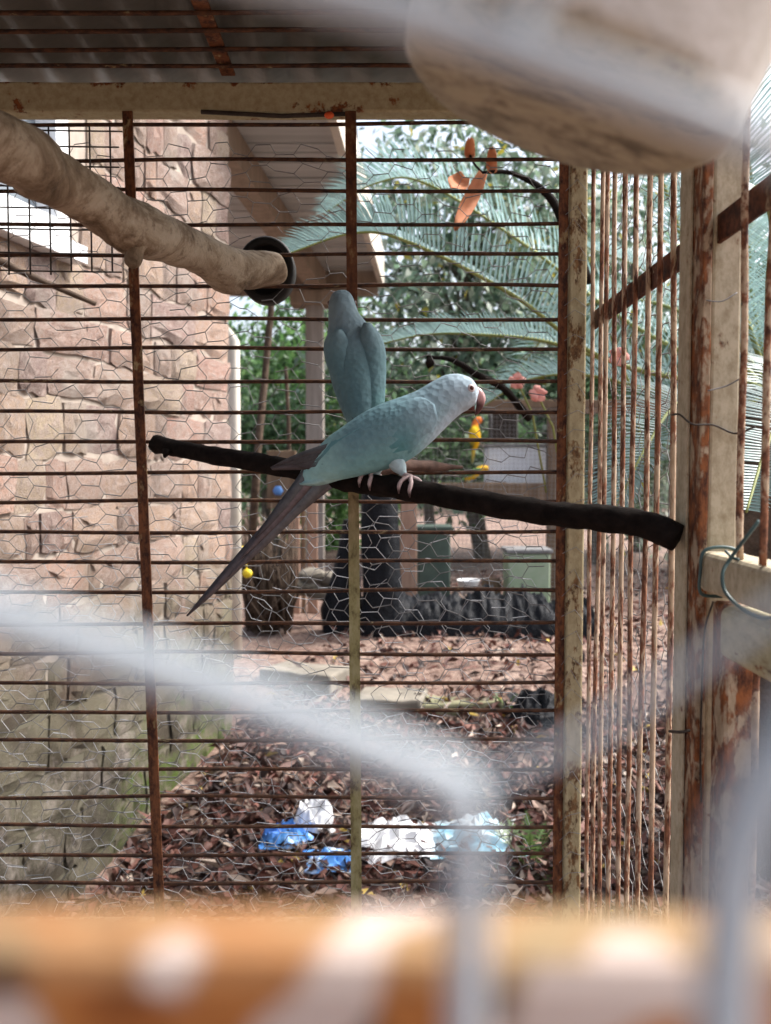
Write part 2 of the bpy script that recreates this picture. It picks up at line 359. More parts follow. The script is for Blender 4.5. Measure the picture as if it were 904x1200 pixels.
def catmull(pts, n):
    pts = [Vector(p) for p in pts]; out = []
    ext = [pts[0] * 2 - pts[1]] + pts + [pts[-1] * 2 - pts[-2]]
    for i in range(len(pts) - 1):
        p0, p1, p2, p3 = ext[i:i + 4]
        for k in range(n):
            t = k / n
            out.append(.5 * ((2 * p1) + (p2 - p0) * t + (2 * p0 - 5 * p1 + 4 * p2 - p3) * t * t + (3 * p1 - p0 - 3 * p2 + p3) * t ** 3))
    out.append(pts[-1]); return out

# ================================================================== SETTING: ground
MD = lambda x, y: .035 * noise.noise(Vector((x * 1.3, y * 1.3, 0))) + .012 * noise.noise(Vector((x * 6, y * 6, 3)))
def ground_z(x, y):
    return gh(y) + MD(x, y) * (1 if y > 1.5 else .5)
m = MB(); ys = list(np.linspace(-6, 1.4, 12)) + list(np.linspace(1.55, 7, 60)) + list(np.geomspace(7.5, 400, 22))
xs = np.concatenate([-np.geomspace(400, 3.3, 14), np.linspace(-3, 3.6, 56), np.geomspace(4, 400, 14)])
m.add([(x, y, ground_z(x, y)) for y in ys for x in xs],
      [(j * len(xs) + i, j * len(xs) + i + 1, (j + 1) * len(xs) + i + 1, (j + 1) * len(xs) + i) for j in range(len(ys) - 1) for i in range(len(xs) - 1)])
g = m.build('ground', 'earth'); g['kind'] = 'structure'

# leaf clouds -------------------------------------------------------
def leaf_cloud(name, mat, pos, axis, normal, length, width, curl, colr, parent=None, kind=None):
    N = len(pos); axis = axis / np.linalg.norm(axis, axis=1, keepdims=True)
    side = np.cross(normal, axis); side /= np.linalg.norm(side, axis=1, keepdims=True) + 1e-9
    nn = np.cross(axis, side); L = length[:, None]; W = width[:, None]; Cc = curl[:, None]
    v = np.empty((N, 5, 3), np.float32)
    v[:, 0] = pos; v[:, 1] = pos + axis * L * .42 - side * W + nn * Cc; v[:, 2] = pos + axis * L * .5
    v[:, 3] = pos + axis * L * .42 + side * W + nn * Cc; v[:, 4] = pos + axis * L - nn * Cc * .8
    f = np.array([[0, 1, 2], [0, 2, 3], [1, 4, 2], [2, 4, 3]])
    F_ = (f[None] + (np.arange(N) * 5)[:, None, None]).reshape(-1, 3)
    me = bpy.data.meshes.new(name); me.vertices.add(N * 5); me.vertices.foreach_set('co', v.ravel())
    nf = len(F_); me.loops.add(nf * 3); me.loops.foreach_set('vertex_index', F_.ravel().astype(np.int32))
    me.polygons.add(nf); me.polygons.foreach_set('loop_start', (np.arange(nf) * 3).astype(np.int32))
    me.update(calc_edges=True)
    ca = me.color_attributes.new('Col', 'FLOAT_COLOR', 'POINT'); cc = np.ones((N, 5, 4), np.float32); cc[:, :, :3] = colr[:, None, :]
    ca.data.foreach_set('color', cc.ravel()); me.materials.append(M[mat])
    o = bpy.data.objects.new(name, me); col.objects.link(o); attach(o, parent)
    if kind: o['kind'] = kind
    return o
def pick(pal, wts, N):
    pal = np.array(pal); idx = RNG.choice(len(pal), N, p=np.array(wts) / sum(wts))
    return np.clip(pal[idx] * RNG.uniform(.65, 1.3, (N, 1)), 0, 1)
# leaf litter
N = 30000
yy = 1.45 + RNG.power(1.0, N) * 5.5; yy[:19000] = RNG.uniform(1.45, 3.3, 19000)
xx = RNG.uniform(-1, 1, N) * (0.55 + yy * .42) + .25
keep = xx > (-.554 + (yy - 3.13) * .248 + .03); xx = xx[keep]; yy = yy[keep]; N = len(xx)
zz = np.array([ground_z(a, b) for a, b in zip(xx, yy)]) + RNG.uniform(.0, .035, N)
az = RNG.uniform(0, 2 * np.pi, N); tl = RNG.normal(0, .35, N)
ax = np.stack([np.cos(az) * np.cos(tl), np.sin(az) * np.cos(tl), np.sin(tl)], 1)
nr = RNG.normal(0, .45, (N, 3)) + np.array([0, 0, 1])
lf = pick([(.07, .03, .024), (.12, .045, .034), (.18, .08, .06), (.27, .18, .14), (.045, .028, .026), (.42, .34, .28), (.50, .36, .08)], [5, 5, 3, 2.0, 5, 1.0, .25], N)
leaf_cloud('leaf_litter', 'litter', np.stack([xx, yy, zz], 1), ax, nr, RNG.gamma(5, .0085, N) + .008, RNG.uniform(.005, .015, N), RNG.normal(.003, .009, N), lf, kind='stuff')
bpy.data.objects['leaf_litter']['label'] = 'brown dead leaves littering the ground behind the cage'
bpy.data.objects['leaf_litter']['category'] = 'leaf litter'

# ================================================================== HOUSE
WD = Vector((-.248, -1, 0)).normalized(); WC = Vector((-.575, 3.13, 0)); WN = Vector((-WD.y, WD.x, 0))   # WN points to +X side
if WN.x < 0: WN = -WN
def wall_pt(s, z, out=0.0): return WC + WD * s + WN * out + Vector((0, 0, z))
def on_wall(px, py):
    d = ray(px, py); o = Vector((0, 0, HC)); t = (WC - o).dot(WN) / d.dot(WN); p = o + d * t
    return (p - WC).dot(WD), p.z
house = thing('stone_house', wall_pt(.9, 0), 'house with pinkish cut-stone wall, white window and boarded verandah roof', 'house')
def wallbox(mb, s0, s1, z0, z1, o0, o1):
    vs = [wall_pt(s, z, o) for z in (z0, z1) for (s, o) in ((s0, o0), (s1, o0), (s1, o1), (s0, o1))]
    mb.add(vs, [(0, 3, 2, 1), (4, 5, 6, 7), (0, 1, 5, 4), (1, 2, 6, 5), (2, 3, 7, 6), (3, 0, 4, 7)])
LW, HW = 2.1, 2.75
ws1, wz0 = on_wall(74, 291); wz0 += .01
ws0_, _ = on_wall(74, 150); WIN = (ws1, LW - .12, wz0, 2.35)
m = MB()
wallbox(m, 0, WIN[0], -.15, HW, -.30, -.002); wallbox(m, WIN[1], LW, -.15, HW, -.30, -.002)
wallbox(m, WIN[0], WIN[1], -.15, WIN[2], -.30, -.002); wallbox(m, WIN[0], WIN[1], WIN[3], HW, -.30, -.002)
m.build('wall', 'mortar', house, smooth=False)
stone_me = []
for k in range(10):
    bm = bmesh.new(); n = 4
    gridv = [[bm.verts.new(((i / n - .5), .5 if 0 else 0, (j / n - .5))) for i in range(n + 1)] for j in range(n + 1)]
    for j in range(n + 1):
        for i in range(n + 1):
            v = gridv[j][i]; edge = i in (0, n) or j in (0, n)
            v.co.y = (-.45 if edge else -1.0 + random.uniform(-.30, .25))
            v.co.x += random.uniform(-.07, .07); v.co.z += random.uniform(-.09, .09)
    bk = [bm.verts.new((x * .5, 1, z * .5)) for x, z in ((-1, -1), (1, -1), (1, 1), (-1, 1))]
    for j in range(n):
        for i in range(n): bm.faces.new((gridv[j][i], gridv[j][i + 1], gridv[j + 1][i + 1], gridv[j + 1][i]))
    sides = [[gridv[0][i] for i in range(n + 1)], [gridv[j][n] for j in range(n + 1)], [gridv[n][i] for i in range(n, -1, -1)], [gridv[j][0] for j in range(n, -1, -1)]]
    for q, sd_ in enumerate(sides): bm.faces.new(sd_[::-1] + [bk[q], bk[(q + 1) % 4]])
    bmesh.ops.recalc_face_normals(bm, faces=bm.faces)
    me = bpy.data.meshes.new('stone'); bm.to_mesh(me); bm.free(); me.materials.append(M['stone']); stone_me.append(me)
wang = math.atan2(-WD.y, -WD.x)     # local +x runs along -WD, local -y faces WN
z = -.05; nst = 0
while z < HW - .02:
    h = random.uniform(.105, .15); s = random.uniform(-.02, .0)
    while s < LW:
        wd = random.choice((.06, .09, .11, .14, .18, .24)) * random.uniform(.85, 1.2); s1 = min(s + wd, LW)
        if s1 - s > .03 and not (s1 > WIN[0] and s < WIN[1] and z + h > WIN[2] and z < WIN[3]):
            place(random.choice(stone_me), 'stone', wall_pt((s + s1) / 2, z + h / 2, -.004 + random.uniform(-.004, .006)), house,
                  (0, random.uniform(-.05, .05), wang), ((s1 - s) - .004, .013, h * random.uniform(.9, 1.0) - .004)); nst += 1
        s = s1
    z += h
# window
wn = MB(); fr = .05
wallbox(wn, WIN[0], WIN[0] + fr, WIN[2], WIN[3], -.08, .02); wallbox(wn, WIN[1] - fr, WIN[1], WIN[2], WIN[3], -.08, .02)
wallbox(wn, WIN[0] + fr, WIN[1] - fr, WIN[2], WIN[2] + fr, -.08, .02); wallbox(wn, WIN[0] + fr, WIN[1] - fr, WIN[3] - fr, WIN[3], -.08, .02)
mid = (WIN[0] + WIN[1]) / 2; wallbox(wn, mid - .02, mid + .02, WIN[2] + fr, WIN[3] - fr, -.07, .015)
wo = wn.build('window', 'white_paint', house, smooth=False)
for a, b in ((WIN[0] + fr, mid - .02), (mid + .02, WIN[1] - fr)):
    m = MB(); wallbox(m, a, b, WIN[2] + fr, WIN[3] - fr, -.045, -.037); m.build('pane', 'glass', wo, smooth=False)
m = MB(); wallbox(m, WIN[0] - .03, WIN[1] + .03, WIN[2] - .045, WIN[2] - .003, -.02, .05); m.build('sill', 'white_paint', wo, smooth=False)
# downpipe just past the corner
pb = PG(277, 770)
m = MB(); ztop = P(277, 400, pb.y).z
m.tube([(pb.x, pb.y, gh(pb.y) - .05), (pb.x, pb.y, ztop), (pb.x - .04, pb.y, ztop + .06), (pb.x - .5, pb.y, ztop + .09)], .027, 14); m.build('downpipe', 'pipe', house)
# verandah roof
ZC = HC + 1.40
def vx(Y, px_far): return (px_far - CX) / F * 6.0 + (Y - 6.0) * .068 
Y0, Y1 = 3.2, 6.0; nb = 27
def edge_x(Y): return -.012 + (Y - 6.0) * .06
for k in range(nb):
    a = Y0 + (Y1 - Y0) * k / nb; b = Y0 + (Y1 - Y0) * (k + 1) / nb - .012
    o = bevbox((-1.9, a, ZC + random.uniform(0, .010)), (edge_x(a) - .035, b, ZC + .022), 'ceiling_plank', 'plank_ceiling', house, bev=0)
m = MB()
def skew(mb, xf0, xf1, z0, z1, ya, yb):
    vs = [(xf(y), y, zz_) for zz_ in (z0, z1) for (xf, y) in ((xf0, ya), (xf1, ya), (xf1, yb), (xf0, yb))]
    mb.add(vs, [(0, 3, 2, 1), (4, 5, 6, 7), (0, 1, 5, 4), (1, 2, 6, 5), (2, 3, 7, 6), (3, 0, 4, 7)])
skew(m, lambda y: edge_x(y) - .035, edge_x, ZC - .10, ZC + .14, Y0 - .05, Y1 + .05); m.build('fascia', 'fascia', house, smooth=False)
m = MB(); bx_ = lambda y: -.47 + (y - 6.0) * .075
skew(m, lambda y: bx_(y) - .055, lambda y: bx_(y) + .055, ZC - .14, ZC - .003, Y0 - .02, Y1); m.build('beam', 'beam_wood', house, smooth=False)
m = MB(); m.box((-1.9, Y1 + .002, ZC - .16), (edge_x(Y1) - .04, Y1 + .06, ZC + .02)); m.build('beam', 'beam_wood', house, smooth=False)
m = MB(); m.box((-2.0, Y0 - .1, ZC + .15), (edge_x(Y0) + .05, Y1 + .15, ZC + .19)); m.build('roof', 'roof_sheet', house, smooth=False)
pp = P(370, 600, 5.9)
bevbox((pp.x - .06, 5.84, .28), (pp.x + .06, 5.96, ZC - .162), 'porch_post', 'post_wood', house, .006)
bevbox((pp.x - .16, 5.80, ZC - .26), (pp.x + .16, 5.998, ZC - .165), 'post_cap', 'beam_wood', house, .006)

# ================================================================== TREES AND PLANTS BEHIND
def tree(name, base, crown_c, crown_r, nleaf, lsize, pal, wts, label, seed, group=None, clumps=70):
    rg = np.random.default_rng(seed); random.seed(seed)
    tr = thing(name, base, label, 'tree', group)
    m = MB(); b = Vector(base); c = Vector(crown_c); top = c + Vector((0, 0, crown_r[2] * .5))
    pts = catmull([b - Vector((0, 0, .1)), lerp(b, c, .5) + Vector((random.uniform(-.15, .15), random.uniform(-.1, .1), 0)), c, top], 6)
    r0 = .035 + .022 * (c.z - b.z)
    m.tube(pts, [lerp(r0, r0 * .25, i / (len(pts) - 1)) for i in range(len(pts))], 9, jit=.15)
    cl = []
    for k in range(clumps):
        while True:
            q = rg.uniform(-1, 1, 3)
            if .25 < np.linalg.norm(q) < 1: break
        cl.append(np.array(c) + q * np.array(crown_r))
    for k in range(0, clumps, 4):
        st = pts[random.randint(len(pts) // 3, len(pts) - 2)]; e = Vector(cl[k])
        m.tube(catmull([st, lerp(st, e, .5) + Vector((0, 0, .12)), e], 4), [r0 * .30, r0 * .26, r0 * .22, r0 * .19, r0 * .15, r0 * .12, r0 * .1, r0 * .07, r0 * .04], 5)
    m.build('trunk', 'tree_bark', tr)
    ci = rg.integers(0, clumps, nleaf); cs = rg.uniform(.12, .30, clumps) * (sum(crown_r) / 3) ** .6
    pos = np.array(cl)[ci] + rg.normal(0, 1, (nleaf, 3)) * cs[ci][:, None]
    pos[:, 2] = np.maximum(pos[:, 2], gh(9) + .03)
    ax = rg.normal(0, 1, (nleaf, 3)) + np.array([0, 0, -.5]); nr = rg.normal(0, .7, (nleaf, 3)) + np.array([0, -.3, .8])
    tone = rg.uniform(.7, 1.25, clumps)[ci]
    global RNG
    colr = np.clip(pick(pal, wts, nleaf) * tone[:, None], 0, 1)
    leaf_cloud('crown', 'leaf', pos, ax, nr, lsize * rg.uniform(.6, 1.3, nleaf), lsize * .24 * rg.uniform(.7, 1.2, nleaf), lsize * rg.normal(.04, .06, nleaf), colr, tr)
    return tr
GP = [(.17, .27, .18), (.26, .37, .26), (.09, .15, .09), (.46, .53, .42), (.55, .47, .06)]
GW = [3, 4, 2.2, 3, .3]
tree('broadleaf_tree', (.95, 8.2, .28), (.75, 8.0, 2.7), (1.35, 1.0, 1.55), 8500, .12, GP, GW, 'tall pale green broadleaf tree behind the cycad fronds', 21, 'trees behind the cage', 90)
tree('broadleaf_tree', (2.6, 8.8, .28), (2.5, 8.6, 2.5), (1.3, 1.0, 1.9), 8000, .13, GP, GW, 'dense leafy tree behind the barred side panel', 22, 'trees behind the cage', 70)
tree('broadleaf_tree', (-.55, 9.6, .28), (-.75, 9.4, 1.7), (1.0, .9, 1.5), 9000, .11, [(.13, .28, .09), (.22, .40, .14), (.07, .14, .05)], [3, 3, 2], 'bright green bushy tree beyond the verandah post', 23, 'trees behind the cage', 70)
tree('broadleaf_tree', (4.2, 7.2, .28), (4.0, 7.2, 2.4), (1.2, 1.0, 1.6), 6000, .13, GP, GW, 'leafy tree standing well past the side panel', 24, 'trees behind the cage', 60)
for i, (px, py, Y, rx, rz, lab) in enumerate(((330, 520, 8.2, .55, .45, 'low green bush between the downpipe and the verandah post'), (520, 520, 7.2, .8, .38, 'low green bush behind the far aviary'), (700, 500, 7.6, .9, .55, 'low green bush right of the pale nest box'))):
    c = P(px, py, Y); c.z = max(c.z, .28 + rz * .9)
    tree('bush', (c.x, c.y, .28), c, (rx, .5, rz), 4200, .085, [(.13, .26, .11), (.22, .37, .18), (.07, .13, .05), (.35, .44, .3)], [3, 3, 2, 1], lab, 31 + i, 'bushes behind the cage', 34)
# far tree line
N = 9000
th = RNG.uniform(-.55, .8, N); dd = RNG.uniform(17, 24, N); hh = RNG.power(.8, N) * 3.6 + .3
pos = np.stack([dd * np.sin(th), dd * np.cos(th), hh], 1)
o = leaf_cloud('far_hedge', 'leaf', pos, RNG.normal(0, 1, (N, 3)), RNG.normal(0, .7, (N, 3)) + np.array([0, -.4, .7]), RNG.uniform(.25, .5, N), RNG.uniform(.08, .14, N), RNG.normal(0, .03, N), pick(GP, GW, N), kind='stuff')
o['label'] = 'distant mass of green foliage along the horizon'; o['category'] = 'foliage'

# cycad
cb = P(905, 470, 2.35); cyc = thing('cycad', (cb.x, cb.y, gh(cb.y)), 'cycad with long arching blue-green comb-like fronds beside the cage', 'plant')
m = MB(); m.tube([(cb.x, cb.y, gh(cb.y) - .05), (cb.x + .02, cb.y, .6), (cb.x, cb.y, cb.z + .03)], [.13, .12, .10], 14, jit=.3); m.build('trunk', 'cycad_trunk', cyc)
def frond(pts, nl, ll, tone=1.0, spread=.9, up=Vector((0, 0, 1)), lift=.55):
    cv = catmull(pts, 10); n = len(cv); m = MB()
    mr = MB(); mr.tube(cv, [lerp(.0075, .002, i / (n - 1)) for i in range(n)], 6)
    for k in range(nl):
        t = .10 + .89 * k / (nl - 1); f = t * (n - 1); i = min(int(f), n - 2); p = cv[i].lerp(cv[i + 1], f - i)
        d = (cv[min(i + 2, n - 1)] - cv[max(i - 1, 0)]).normalized(); sd_ = d.cross(up).normalized(); un = sd_.cross(d)
        L = ll * (math.sin(math.pi * min(1, .18 + .82 * t)) ** .5 * .85 + .15) * random.uniform(.9, 1.1)
        for s in (-1, 1):
            if random.random() < .03: continue
            dr = (sd_ * s * spread + un * lift + d * (.45 + .4 * t) + noise.noise_vector(p * 30 + Vector((s, 0, 0))) * .12).normalized()
            wv = d * .0042; drop = Vector((0, 0, -L * .10))
            g_ = random.uniform(.8, 1.2) * tone; c = (.225 * g_, .35 * g_, .345 * g_)
            p2 = p + dr * L * .55; p3 = p + dr * L + drop; nb_ = dr.cross(d).normalized() * .0008
            m.add([p - wv * .6, p + wv * .6, p2 + wv, p2 - wv, p3, p2 + nb_ * 2], [(0, 1, 5), (1, 2, 5), (0, 5, 3), (3, 5, 4), (5, 2, 4)], c)
    o = m.build('frond', 'frond_leaf', cyc, smooth=False); mr.build('frond_stalk', 'frond_stalk', o)
cr = Vector((cb.x, cb.y, cb.z + .02))
frond([cr, P(720, 425, 2.15), P(600, 345, 2.0), P(480, 284, 1.9), P(415, 273, 1.87), P(330, 300, 1.85)], 105, .165, 1.15)
frond([cr, P(740, 380, 2.6), P(620, 290, 2.7), P(500, 215, 2.75), P(440, 215, 2.8), P(380, 250, 2.8)], 100, .22, 1.4)
frond([cr, P(740, 430, 2.4), P(640, 400, 2.35), P(560, 392, 2.3), P(500, 392, 2.3), P(438, 405, 2.3)], 90, .13, 1.1)
frond([cr, P(780, 460, 2.5), P(690, 440, 2.6), P(620, 445, 2.7), P(560, 480, 2.8)], 70, .17, 1.0)
frond([cr, P(820, 330, 2.2), P(770, 200, 2.1), P(700, 110, 2.0), P(640, 70, 1.9)], 90, .17, 1.2)
frond([cr, P(860, 330, 2.0), P(840, 240, 1.75), P(800, 190, 1.55), P(760, 210, 1.45)], 90, .17, .9)
frond([cr, P(900, 350, 1.9), P(905, 270, 1.6), P(890, 220, 1.4), P(872, 240, 1.3)], 90, .17, 1.1)
frond([cr, P(850, 480, 2.1), P(800, 470, 1.9), P(760, 520, 1.7), P(720, 600, 1.6)], 80, .16, .9)
frond([cr, P(930, 440, 1.95), P(930, 460, 1.6), P(900, 520, 1.4), P(875, 600, 1.25)], 90, .15, .85)
frond([cr, P(840, 400, 2.7), P(760, 320, 3.0), P(690, 290, 3.2)], 80, .18, 1.2)
frond([cr, P(880, 330, 2.4), P(880, 200, 2.4), P(850, 90, 2.3), P(790, 20, 2.2)], 80, .18, 1.1)
for k in range(6):
    a = R(-70 + 38 * k); d = Vector((math.cos(a), math.sin(a) * .9, 0))
    frond([cr, cr + d * .35 + Vector((0, 0, .28)), cr + d * .8 + Vector((0, 0, .35)), cr + d * 1.2 + Vector((0, 0, .12))], 60, .17, 1.0)
# hanging dead leaves on a dark twig
tb = thing('dead_twig', P(650, 245, 1.75), 'dark twig with hanging orange-brown dead leaves among the fronds', 'twig')
m = MB(); m.tube(catmull([P(690, 330, 1.9), P(655, 250, 1.78), P(635, 222, 1.75), P(600, 203, 1.73), P(565, 202, 1.72)], 6), [lerp(.011, .003, i / 24) for i in range(25)], 7, jit=.3); m.build('stem', 'perch_wood', tb)
def deadleaf(pa, pb2, w_, Y, parent):
    m = MB(); a = P(*pa, Y); b = P(*pb2, Y - .03); d = b - a; s = Vector((d.z, .004, -d.x)).normalized() * w_; V = []; n = 7
    for i in range(n):
        t = i / (n - 1); ww = math.sin(math.pi * min(1, .12 + t * .86)) ** .6; q = a + d * t + Vector((0, .012 * math.sin(t * 5), 0))
        V += [q - s * ww + Vector((0, -.006, 0)), q + Vector((0, .004, 0)), q + s * ww + Vector((0, -.006, 0))]
    F_ = []
    for i in range(n - 1):
        for k in range(2): F_.append((3 * i + k, 3 * i + k + 1, 3 * i + 4 + k, 3 * i + 3 + k))
    m.add(V, F_); o = m.build('leaf', 'dead_leaf', parent); md = o.modifiers.new('t', 'SOLIDIFY'); md.thickness = .001
deadleaf((566, 203), (533, 272), .015, 1.70, tb); deadleaf((545, 206), (528, 222), .020, 1.69, tb)
deadleaf((578, 203), (575, 176), .011, 1.72, tb); deadleaf((552, 186), (550, 165), .011, 1.72, tb)
m = MB(); m.tube(catmull([P(565, 202, 1.72), P(556, 192, 1.72), P(551, 182, 1.72)], 4), .0025, 5); m.build('stem', 'perch_wood', tb)
m = MB(); m.tube(catmull([P(560, 440, 2.1), P(530, 422, 2.1), P(500, 418, 2.1)], 5), [lerp(.009, .004, i / 10) for i in range(11)], 6, jit=.3)
m.tube(catmull([P(503, 418, 2.1), P(504, 424, 2.1), P(502, 432, 2.1)], 4), [.004, .006, .009, .011, .012, .012, .01, .006, .002], 7)
m.tube(catmull([P(620, 490, 2.3), P(590, 455, 2.2), P(560, 440, 2.1)], 5), [lerp(.012, .009, i / 10) for i in range(11)], 6, jit=.3)
o = m.build('dead_twig', 'perch_wood'); tag(o, 'short dark twig with a hanging pod above the pale-headed parakeet', 'twig')
def flower(px, py, Y, lab):
    c = P(px, py, Y); fl = thing('flower', c, lab, 'flower', 'pink flowers behind the cage'); 
    for k in range(5):
        a = k * 1.2566 + px; m = MB(); d = Vector((math.cos(a), -.35, math.sin(a)))
        m.ball(c + d * .012, .012, 6, sc=(1, .45, .85)); m.v = [tuple(Vector(v) + noise.noise_vector(Vector(v) * 90) * .005) for v in m.v]; m.build('petal', 'petal', fl)
    m = MB(); m.tube([c, c + Vector((.05, .05, -.08)), c + Vector((.10, .1, -.3))], .003, 5); m.build('stem', 'frond_stalk', fl)
flower(630, 462, 2.2, 'salmon pink flower beside the cage corner post'); flower(725, 418, 1.9, 'pink flower seen through the vertical side bars')
flower(606, 447, 2.3, 'small pink flower left of the corner post')

# ================================================================== THINGS ON THE GROUND BEHIND
def crumple(name, c, sx, sy, h, mat, label, cat, seed, group=None, n=14):
    m = MB(); rg = random.Random(seed); V = []
    for j in range(n + 1):
        for i in range(n + 1):
            u = i / n - .5; v = j / n - .5; q = Vector((u * 4 + seed, v * 4, seed * 1.7))
            e = max(0, 1 - (2 * math.hypot(u, v)) ** 2)
            nz = abs(noise.noise(q * 1.6)) + .6 * abs(noise.noise(q * 3.7))
            x = c.x + u * sx * (1 + .35 * noise.noise(q)) ; y = c.y + v * sy * (1 + .35 * noise.noise(q + Vector((9, 0, 0))))
            V.append((x, y, ground_z(x, y) + .026 + h * (e ** .6) * (.25 + nz)))
    m.add(V, [(j * (n + 1) + i, j * (n + 1) + i + 1, (j + 1) * (n + 1) + i + 1, (j + 1) * (n + 1) + i) for j in range(n) for i in range(n)])
    o = m.build(name, mat, smooth=False); md = o.modifiers.new('t', 'SOLIDIFY'); md.thickness = .0015
    return tag(o, label, cat, group)
GRP = 'plastic litter on the dead leaves'
def crumple_px(px, py, wpx, sy, h, mat, label, seed):
    c = PG(px, py); return crumple('plastic_bag', c, wpx * c.y / F, sy, h, mat, label, 'plastic bag', seed, GRP)
crumple_px(368, 975, 46, .10, .11, 'bag_white', 'crumpled white plastic bag standing highest in the leaves', 3)
crumple_px(335, 994, 56, .09, .05, 'bag_blue', 'crumpled blue printed plastic bag beside the standing white bag', 5)
crumple_px(388, 1018, 60, .10, .03, 'bag_blue', 'flat blue plastic bag lying in front of the white bag', 8)
crumple_px(462, 996, 96, .19, .06, 'bag_white', 'flattened white plastic bag strewn with dead leaves', 12)
crumple_px(556, 993, 100, .19, .06, 'bag_cyan', 'white plastic bag with pale blue patch near the corner post', 15)
def slab(px0, px1, pyf, dep, hh_, mat, label, rot=0.0, ang=0.0):
    a = PG(px0, pyf); b = PG(px1, pyf); Y = a.y; z0 = ground_z((a.x + b.x) / 2, Y) - .05
    o = bevbox((-(b.x - a.x) / 2, 0, 0), ((b.x - a.x) / 2, dep, hh_ + .05), 'concrete_slab', mat, None, .012, 2, 6, .012)
    o.location = ((a.x + b.x) / 2, Y, z0); o.rotation_euler = (rot, 0, ang)
    return tag(o, label, 'slab', 'concrete slabs edging the terrace')
slab(494, 592, 838, .16, .045, 'moss_concrete', 'thin pale mossy concrete slab lying on the leaves', 0, .03)
slab(415, 494, 842, .25, .08, 'concrete', 'thick grey-brown concrete slab beside the thin mossy slab', 0, -.15)
slab(296, 392, 808, .2, .08, 'concrete', 'tilted grey concrete kerb slab by the stone house corner', 0, -.45)
crumple('plastic_sheet', PG(632, 846), .22, .22, .10, 'black_plastic', 'crumpled black plastic sheet beside the thin mossy slab', 'plastic sheet', 23)
# black sheet wrapped bundle and heap
def drape(name, outline, Y, dep, label, cat, seed, nz=26, amp=.018):
    # outline: list of (py, px_left, px_right) from top to bottom
    m = MB(); V = []; n = 28; rows = []
    for k in range(nz + 1):
        t = k / nz * (len(outline) - 1); i = min(int(t), len(outline) - 2); f = t - i
        rows.append([lerp(outline[i][q], outline[i + 1][q], f) for q in range(3)])
    for py, l, r in rows:
        a = P(l, py, Y); b = P(r, py, Y); cx = (a.x + b.x) / 2; hw = (b.x - a.x) / 2
        for k in range(n):
            an = 2 * math.pi * k / n; q = Vector((math.cos(an) * 1.8 + seed, math.sin(an) * 1.8, a.z * 2.2))
            f = 1 + amp * 12 * noise.noise(q * 1.7) * .6 + amp * 7 * abs(noise.noise(q * 4.5))
            V.append((cx + math.cos(an) * hw * f, Y + dep + math.sin(an) * dep * f, a.z))
    F_ = [(i * n + k, i * n + (k + 1) % n, (i + 1) * n + (k + 1) % n, (i + 1) * n + k) for i in range(nz) for k in range(n)]
    F_ += [tuple(range(n)), tuple(nz * n + k for k in range(n - 1, -1, -1))]
    m.add(V, F_); return tag(m.build(name, 'black_plastic'), label, cat)
drape('plastic_bundle', [(572, 424, 462), (600, 423, 466), (680, 425, 470), (720, 424, 471), (752, 420, 474)], 4.15, .10, 'tall upright bundle wrapped in shiny black plastic sheet', 'bundle', 2)
drape('plastic_bundle', [(610, 402, 418), (640, 396, 420), (680, 388, 422), (715, 376, 424), (748, 378, 424)], 4.25, .09, 'low black plastic sack leaning against the tall wrapped bundle', 'bundle', 6)
a = PG(450, 752); b = P(700, 752, a.y); m = MB(); V = []; nx, nv = 150, 18
for i in range(nx + 1):
    for j in range(nv + 1):
        u = i / nx; v = j / nv; an = math.pi * v
        q = Vector((u * 9, v * 3, 4)); rr = .10 * (1 + .4 * noise.noise(q) + .3 * noise.noise(q * 3.1) + .3 * abs(noise.noise(q * 7)))
        x = lerp(a.x, b.x, u); y = a.y + .22 - math.cos(an) * .2; V.append((x, y, ground_z(x, y) - .01 + math.sin(an) ** .7 * rr * 1.75))
m.add(V, [(i * (nv + 1) + j, i * (nv + 1) + j + 1, (i + 1) * (nv + 1) + j + 1, (i + 1) * (nv + 1) + j) for i in range(nx) for j in range(nv)])
tag(m.build('plastic_heap', 'black_plastic'), 'long low heap covered with crumpled black plastic sheet', 'heap')
def crate(px0, px1, py0, py1, Y, dep, name, mat, label, cat, ribs=True):
    a = P(px0, py0, Y); b = P(px1, py1, Y); t_ = thing(name, ((a.x + b.x) / 2, Y + dep / 2, b.z), label, cat)
    bevbox((a.x, Y, b.z), (b.x, Y + dep, a.z - .02), 'body', mat, t_, .01)
    bevbox((a.x - .012, Y - .012, a.z - .018), (b.x + .012, Y + dep + .012, a.z + .006), 'lid', 'galv_dull' if 'green' in mat and 'board' in mat else mat, t_, .006)
    return t_
zt = P(500, 700, 4.9).z
t_ = crate(490, 528, 618, 716, 4.75, .2, 'plastic_crate', 'dark_green', 'dark green plastic crate standing behind the black heap', 'crate')
t_ = crate(596, 645, 645, 716, 4.75, .22, 'green_box', 'green_board', 'pale green box with grey lid behind the black heap', 'box')
c = P(549, 686, 4.72); m = MB(); m.lathe([(.001, 0), (.04, 0), (.062, .07), (.066, .075), (.060, .07), (.04, .008), (.001, .008)], 22, Matrix.Translation((c.x, c.y, P(549, 695, 4.72).z)))
tag(m.build('bowl', 'white_paint'), 'small white bowl set between the dark crate and the green box', 'bowl')
m = MB(); m.lathe([(.001, 0), (.05, 0), (.056, .01), (.056, .09), (.05, .10), (.001, .10)], 20, Matrix.Translation((P(576, 690, 4.9).x, 4.9, P(576, 698, 4.9).z)))
tag(m.build('tin', 'brown_wood'), 'squat brown tin beside the pale green box', 'tin')
st = MB(); c0 = P(470, 640, 4.95)
zb = .27; zst = P(570, 706, 4.85).z
